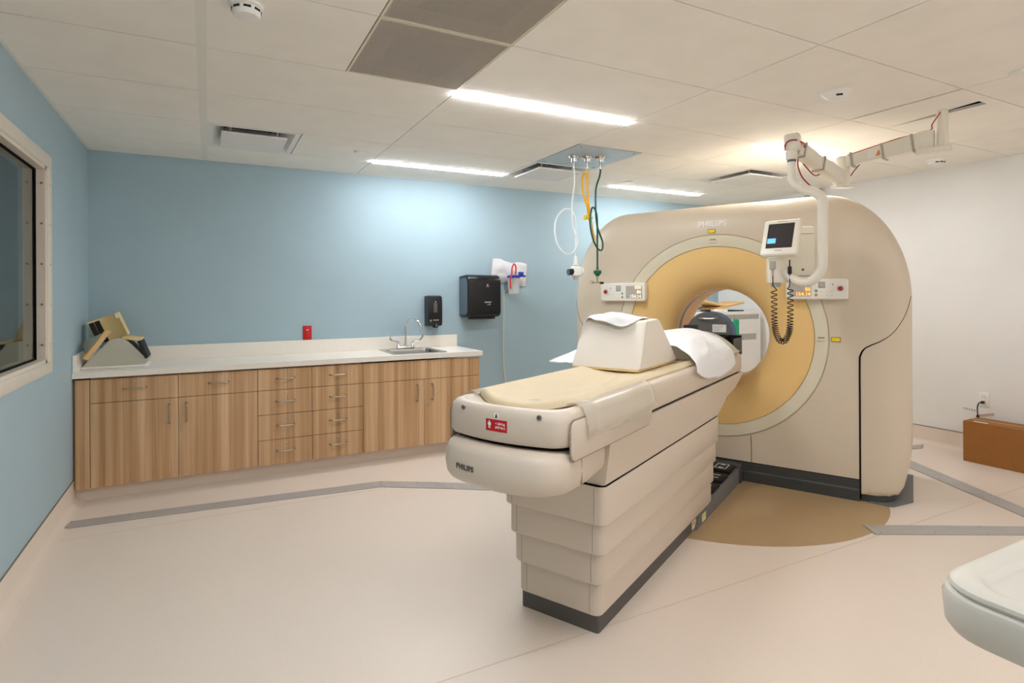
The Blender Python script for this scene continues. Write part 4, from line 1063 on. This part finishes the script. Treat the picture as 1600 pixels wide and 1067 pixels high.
pole = [(t0.x, t0.y, 2.19), (t0.x, t0.y, 2.10), (t0.x+.005, t0.y, 2.065), (t0.x+.03, t0.y, 2.035), (t0.x+.08, t0.y, 2.005), (t0.x+.135, t0.y, 1.975), (t0.x+.16, t0.y, 1.95), (t0.x+.168, t0.y, 1.91), (t0.x+.168, t0.y, 1.75), (t0.x+.166, t0.y, 1.58), (t0.x+.16, t0.y, 1.51), (t0.x+.13, t0.y, 1.455), (t0.x+.08, t0.y, 1.428), (t0.x+.03, t0.y, 1.435), (t0.x-.02, t0.y, 1.47), (t0.x-.04, t0.y, 1.51)]
sp = smooth_path(pole, 6)
ap(MB().tube(sp, [.023 if p.z > 2.02 else .029 for p in sp], 18), 'pole', 'arm_white')
# red cables along the arm
ap(MB().tube(smooth_path([c0+Vector((-.01, -.03, 2.44)), c0+Vector((-.05, -.05, 2.37)), p1+Vector((.02, -.03, .055)), p1.lerp(q1, .3)+Vector((0, -.02, .057)), p1.lerp(q1, .5)+Vector((0, -.02, .052)), q1+Vector((.03, -.02, .045))], 6), .0035, 6), 'red_cable', 'wire_red')
ap(MB().tube(smooth_path([q1+Vector((.10, -.04, -.03)), q1+Vector((.07, -.05, -.07)), q1+Vector((.05, -.05, -.1))], 6), .0035, 6), 'red_cable', 'wire_red')
ap(MB().tube(smooth_path([(t0.x-.035, t0.y-.04, 2.25), (t0.x-.02, t0.y-.055, 2.30), (t0.x+.03, t0.y-.05, 2.31), (t0.x+.07, t0.y+.03, 2.285)]+[tuple(p2.lerp(q2, t)+Vector((-.04, -.02, z))) for t, z in ((.8, .0), (.6, -.05), (.45, -.06), (.3, -.02), (.1, .0), (0, .02))], 6), .004, 6), 'red_cable', 'wire_red')
ap(MB().tube(smooth_path([(t0.x+.035, t0.y, 2.20), (t0.x+.035, t0.y+.01, 2.15), (t0.x+.06, t0.y, 2.08), (t0.x+.11, t0.y, 2.015)], 6), .004, 6), 'red_cable', 'wire_red')
mid = p1.lerp(q1, .4)
dd = (q1-p1).normalized(); rr = dd.cross(Vector((0, 0, 1))).normalized()
side = -rr if rr.y > 0 else rr
wl_ = MB(); c_ = mid+side*.0445; u_ = Vector((0, 0, 1))
pl_ = lambda x, z: tuple(p1.lerp(q1, .555)+side*.0345+dd*x+u_*z)
wlab = ap(MB().add([pl_(-.045, -.028), pl_(.045, -.028), pl_(.045, .028), pl_(-.045, .028)], [(0, 1, 2, 3)]), 'warning_sticker', 'paper', smooth=0)
pl2 = lambda x, z: tuple(p1.lerp(q1, .555)+side*.0352+dd*x+u_*z)
ap(MB().add([pl2(-.035, -.02), pl2(.002, -.02), pl2(-.016, .02)], [(0, 1, 2)]), 'warning_triangle', 'warn_orange', wlab, smooth=0)
# monitor unit: built facing -y, then turned
F_ = Vector((math.sin(YAW), math.cos(YAW), 0)); R_ = Vector((math.cos(YAW), -math.sin(YAW), 0))
Gi3 = G.inverted()
aa = math.radians(44)
nh = -(F_*math.cos(aa)+R_*math.sin(aa)); xd = R_*math.cos(aa)-F_*math.sin(aa)
nh = Gi3 @ nh; xd = Gi3 @ xd
def basis(nrm, xdir, pos):
    yv = -nrm; zv = Vector((0, 0, 1))
    m = Matrix((xdir, yv, zv)).transposed().to_4x4(); return Matrix.Translation(pos) @ m
mon_pos = Vector((-.665, 3.93, 1.715))
MM = basis(nh, xd, mon_pos) @ Matrix.Rotation(math.radians(-24), 4, 'X')
mon = ap(MB().rbox(-.108, .108, 0, .045, -.125, .125, .014, 3).tf(MM), 'monitor', 'ivory')
ap(MB().box(-.077, .077, -.0012, .002, -.078, .095).tf(MM), 'screen_bezel', 'black', mon, smooth=0)
ap(MB().box(-.073, .073, -.002, .002, -.074, .091).tf(MM), 'screen', 'screen', mon, smooth=0)
ap(MB().box(-.071, -.022, -.0028, 0, -.045, -.01).tf(MM), 'screen_window', 'screen_blue', mon, smooth=0)
ap(MB().box(-.03, .03, -.0012, .001, .108, .112).box(-.022, .022, -.0012, .001, -.098, -.092).tf(MM), 'brand_print', 'print_grey', mon, smooth=0)
aa2 = math.radians(8); nh2 = Gi3 @ (-(F_*math.cos(aa2)+R_*math.sin(aa2))); xd2 = Gi3 @ (R_*math.cos(aa2)-F_*math.sin(aa2))
MU = basis(nh2, xd2, Vector((-.60, 4.03, 1.62)))
un = ap(MB().rbox(-.06, .125, 0, .085, -.155, .165, .012, 3).tf(MU), 'control_unit', 'ivory')
ap(MB().rbox(.04, .118, -.002, .004, .115, .12, .001, 1).rbox(.03, .11, -.002, .004, -.151, -.146, .001, 1).tf(MU), 'unit_trim', 'grey_plastic', un)
ap(MB().cyl((.05, -.003, -.11), (.05, .004, -.11), .0085, n=14).tf(MU), 'unit_socket', 'grey_plastic', un)
ap(MB().cyl((.05, -.004, -.11), (.05, .0, -.11), .005, n=12).tf(MU), 'socket_hole', 'black', un)
ap(MB().rbox(-.155, -.03, -.02, .05, -.195, -.03, .01, 2).tf(MU), 'bracket', 'ivory', un)
ap(MB().cyl((-.11, .01, -.195), (-.11, .01, -.22), .03, .026, n=18).tf(MU), 'bracket_foot', 'grey_plastic', un)
# coiled cord
pl0 = MU @ Vector((-.145, -.055, -.09)); pr0 = MU @ Vector((-.045, -.055, -.09))
ap(MB().rbox(-.165, -.13, -.07, -.04, -.11, -.055, .008, 2).tf(MU).cyl(tuple(MU @ Vector((-.147, -.055, -.105))), tuple(MU @ Vector((-.147, -.055, -.15))), .008, .005, n=10), 'plug', 'grey_plastic')
ap(MB().rbox(-.058, -.036, -.066, -.044, -.14, -.09, .006, 2).tf(MU).cyl(tuple(MU @ Vector((-.047, -.055, -.09))), tuple(MU @ Vector((-.047, -.055, -.05))), .004, .004, n=8), 'plug', 'black')
core = [Vector((-.147, -.055, -.15)), Vector((-.147, -.055, -.20)), Vector((-.135, -.055, -.235))]
ctr = [(-.14, -.24), (-.14, -.34), (-.138, -.44), (-.132, -.50), (-.112, -.55), (-.092, -.562), (-.072, -.55), (-.052, -.50), (-.046, -.44), (-.044, -.34), (-.044, -.225)]
cpth = smooth_path([(x, -.055, z) for x, z in ctr], 40)
# helix around the core path, tighter at the bottom
hel = [Vector((-.147, -.055, -.15)), Vector((-.147, -.055, -.21))]
acc = 0.0; L = len(cpth)
for i in range(L):
    p = cpth[i]
    if i: 
        ds = (cpth[i]-cpth[i-1]).length; pitch = .030 if p.z > -.36 else (.030-.018*min(1, (-.36-p.z)/.12))
        acc += 2*PI*ds/pitch
    t = (cpth[min(i+1, L-1)]-cpth[max(i-1, 0)]).normalized(); nn = Vector((0, 1, 0)); bb = t.cross(nn).normalized()
    hel.append(p+(nn*math.sin(acc)+bb*math.cos(acc))*.0165)
hel += [Vector((-.047, -.055, -.20)), Vector((-.047, -.055, -.14))]
ap(MB().tube([MU @ p for p in hel], .0032, 6), 'coiled_cord', 'cord')

# ------------------------------------------------------------------ far corner: storage cabinet with foam pads
r = root('storage_cabinet', (5.17, 4.78, 0), 'white storage cabinet in the far corner seen through the bore', 'cabinet')
build(MB().rbox(4.62, 5.70, 4.47, 5.1, .0, 1.155, .006, 2), 'body', 'white_paint', r)
for k in range(14):
    build(MB().box(5.0+k*.048, 5.042+k*.048, 4.4675, 4.471, 1.07, 1.125), 'label_slot', 'grey_plastic', r, smooth=0)
build(MB().box(5.1, 5.62, 4.4675, 4.471, .835, .905), 'label_strip', 'grey_plastic', r, smooth=0)
build(MB().rbox(5.245, 5.31, 4.44, 4.469, .875, 1.07, .004, 2).rbox(5.25, 5.305, 4.432, 4.44, 1.03, 1.045, .003, 1), 'green_holder', 'green', label='green plastic holder hooked on the front of the storage cabinet', cat='holder')
m = Matrix.Translation((4.98, 4.72, 1.157+.112)) @ Matrix.Rotation(math.radians(11), 4, 'Y')
fp_ = MB(); rows = []
for i in range(7):
    rows.append([(-.22+.44*j/10, -.16+.32*i/6, .03*math.cos(PI*(j/10-.5)*2)*.5+.0) for j in range(11)])
fp_.grid(rows); fp_.grid([[(x, y, z-.02) for x, y, z in rw] for rw in rows])
build(MB().rbox(-.22, .30, -.16, .16, -.012, .012, .006, 2).tf(m), 'foam_sheet', 'foam', label='upper tan foam sheet resting on top of the storage cabinet', cat='foam pad')
m = Matrix.Translation((5.29, 4.70, 1.157+.062)) @ Matrix.Rotation(math.radians(-9), 4, 'Y')
build(MB().rbox(-.20, .24, -.15, .15, -.010, .012, .006, 2).tf(m), 'foam_sheet', 'foam_edge', label='lower tan foam sheet lying tilted on the storage cabinet', cat='foam pad')
build(MB().rbox(5.04, 5.2, 4.5, 4.6, 1.1555, 1.185, .006, 2), 'foam_spacer', 'paper', label='small white block on the storage cabinet under the foam sheets', cat='block')
build(MB().rbox(5.2, 5.58, 4.6, 4.9, 1.1555, 1.168, .004, 2), 'black_board', 'black_matte', label='thin black board under the foam sheets on the storage cabinet', cat='board')

# wireways above the gantry on the white wall
for y0, y1, lb in ((3.895, 3.93, 'narrow grey metal wireway on the white wall above the gantry'), (3.755, 3.83, 'wider grey metal wireway on the white wall above the gantry')):
    r = root('wireway', (XR-.03, (y0+y1)/2, 1.0), lb, 'wireway', 'wall wireways')
    build(MB().rbox(XR-.055, XR-.001, y0, y1, 1.0, H-.004, .003, 1), 'duct', 'galv', r, smooth=0)
    build(MB().box(XR-.057, XR-.054, y0+(y1-y0)*.6, y0+(y1-y0)*.68, 1.0, H-.006), 'cover_joint', 'charcoal', r, smooth=0)

# ------------------------------------------------------------------ right wall outlet, cord, box
r = root('wall_outlet', (XR, 2.376, .41), 'white duplex outlet on the white wall above the cardboard box', 'outlet')
build(MB().rbox(XR-.009, XR, 2.341, 2.411, .412, .528, .003, 2), 'cover_plate', 'white_plastic', r)
for z in (.445, .495):
    s_ = build(MB().rbox(XR-.0115, XR-.008, 2.359, 2.393, z-.014, z+.014, .003, 2), 'socket', 'white_plastic', r)
    build(MB().box(XR-.0122, XR-.0114, 2.366, 2.369, z-.004, z+.006).box(XR-.0122, XR-.0114, 2.383, 2.386, z-.004, z+.005), 'slot', 'black', s_, smooth=0)
r = root('power_cord', (XR-.03, 2.40, .2), 'black power cord plugged into the outlet behind the cardboard box', 'cord')
build(MB().rbox(XR-.04, XR-.0085, 2.365, 2.39, .435, .458, .006, 2), 'plug', 'black', r)
build(MB().tube(smooth_path([(XR-.036, 2.38, .447), (XR-.055, 2.392, .44), (XR-.06, 2.40, .40), (XR-.05, 2.402, .35), (XR-.05, 2.4, .30), (XR-.05, 2.395, .2), (XR-.06, 2.38, .05), (XR-.06, 2.3, .012), (XR-.06, 2.1, .012)], 6), .0045, 8), 'cable', 'cord', r)
build(MB().rbox(XR-.058, XR-.04, 2.392, 2.41, .318, .342, .004, 2), 'cable_clip', 'black', r)
build(MB().add([(XR-.045, 2.395, .325), (XR-.05, 2.29, .352), (XR-.05, 2.29, .378), (XR-.045, 2.395, .345)], [(0, 1, 2, 3)]), 'brown_tag', 'tag', r, smooth=0, solid=.001)
build(MB().add([(XR-.052, 2.405, .36), (XR-.055, 2.50, .37), (XR-.055, 2.50, .395), (XR-.052, 2.405, .385)], [(0, 1, 2, 3)]), 'printed_tag', 'paper', r, smooth=0, solid=.001)

for k in range(5):
    y = 2.415+k*.018
    build(MB().box(XR-.0565, XR-.0555, y, y+.011, .367+k*.002, .383+k*.002), 'tag_print', 'grey_plastic', r, smooth=0)
r = root('cardboard_box', (5.60, 2.0, 0), 'closed brown cardboard box on the floor against the white wall', 'box')
bx0, bx1, by0, by1, bh = 5.45, 5.69, 1.72, 2.392, .325
bd = build(MB().rbox(bx0, bx1, by0, by1, 0, bh, .003, 1), 'carton', 'cardboard', r, smooth=0)
build(MB().box(bx0+.105, bx0+.145, by0-.001, by1+.001, bh-.004, bh+.0012), 'packing_tape', 'tape', r, smooth=0)
build(MB().box(bx0+.118, bx0+.122, by0+.004, by1-.004, bh-.001, bh+.0016), 'flap_joint', 'cardboard', r, smooth=0)
build(MB().box(bx0+.02, bx0+.045, 2.24, 2.33, bh, bh+.001), 'paper_label', 'paper', r, smooth=0)

# ------------------------------------------------------------------ white cart in the foreground
r = root('utility_cart', (1.42, .25, 0), 'white plastic cart with a raised rim in the bottom right corner', 'cart')
tx0, tx1, ty0, ty1, tz = 1.125, 1.80, -.10, .557, .86
def tl_(d, z, rad): return [(x, y, z) for x, y in rrect(tx0+d, tx1-d, ty0+d, ty1-d, max(rad, .01), 9)]
lv = [tl_(.03, tz-.092, .06), tl_(.012, tz-.088, .075), tl_(.004, tz-.075, .08), tl_(.0, tz-.03, .085), tl_(.004, tz-.020, .083), tl_(.012, tz-.016, .078), tl_(.008, tz-.010, .08), tl_(.010, tz-.004, .08), tl_(.018, tz, .072), tl_(.046, tz, .05), tl_(.052, tz-.003, .045), tl_(.058, tz-.011, .04), tl_(.064, tz-.013, .036)]
build(MB().loft(lv), 'tray_top', 'cart_white', r, smooth=35)
for x in (1.205, 1.72):
    for y in (-.02, .40):
        lg = build(MB().cyl((x, y, .09), (x, y, tz-.088), .016, n=14), 'leg', 'grey_plastic', r)
        build(MB().cyl((x-.012, y, .032), (x+.012, y, .032), .032, n=18), 'castor', 'black', lg)
        build(MB().rbox(x-.02, x+.02, y-.012, y+.012, .03, .095, .004, 1), 'castor_fork', 'steel', lg)
build(MB().rbox(1.15, 1.775, -.07, .455, .28, .31, .012, 2), 'lower_shelf', 'white_plastic', r)
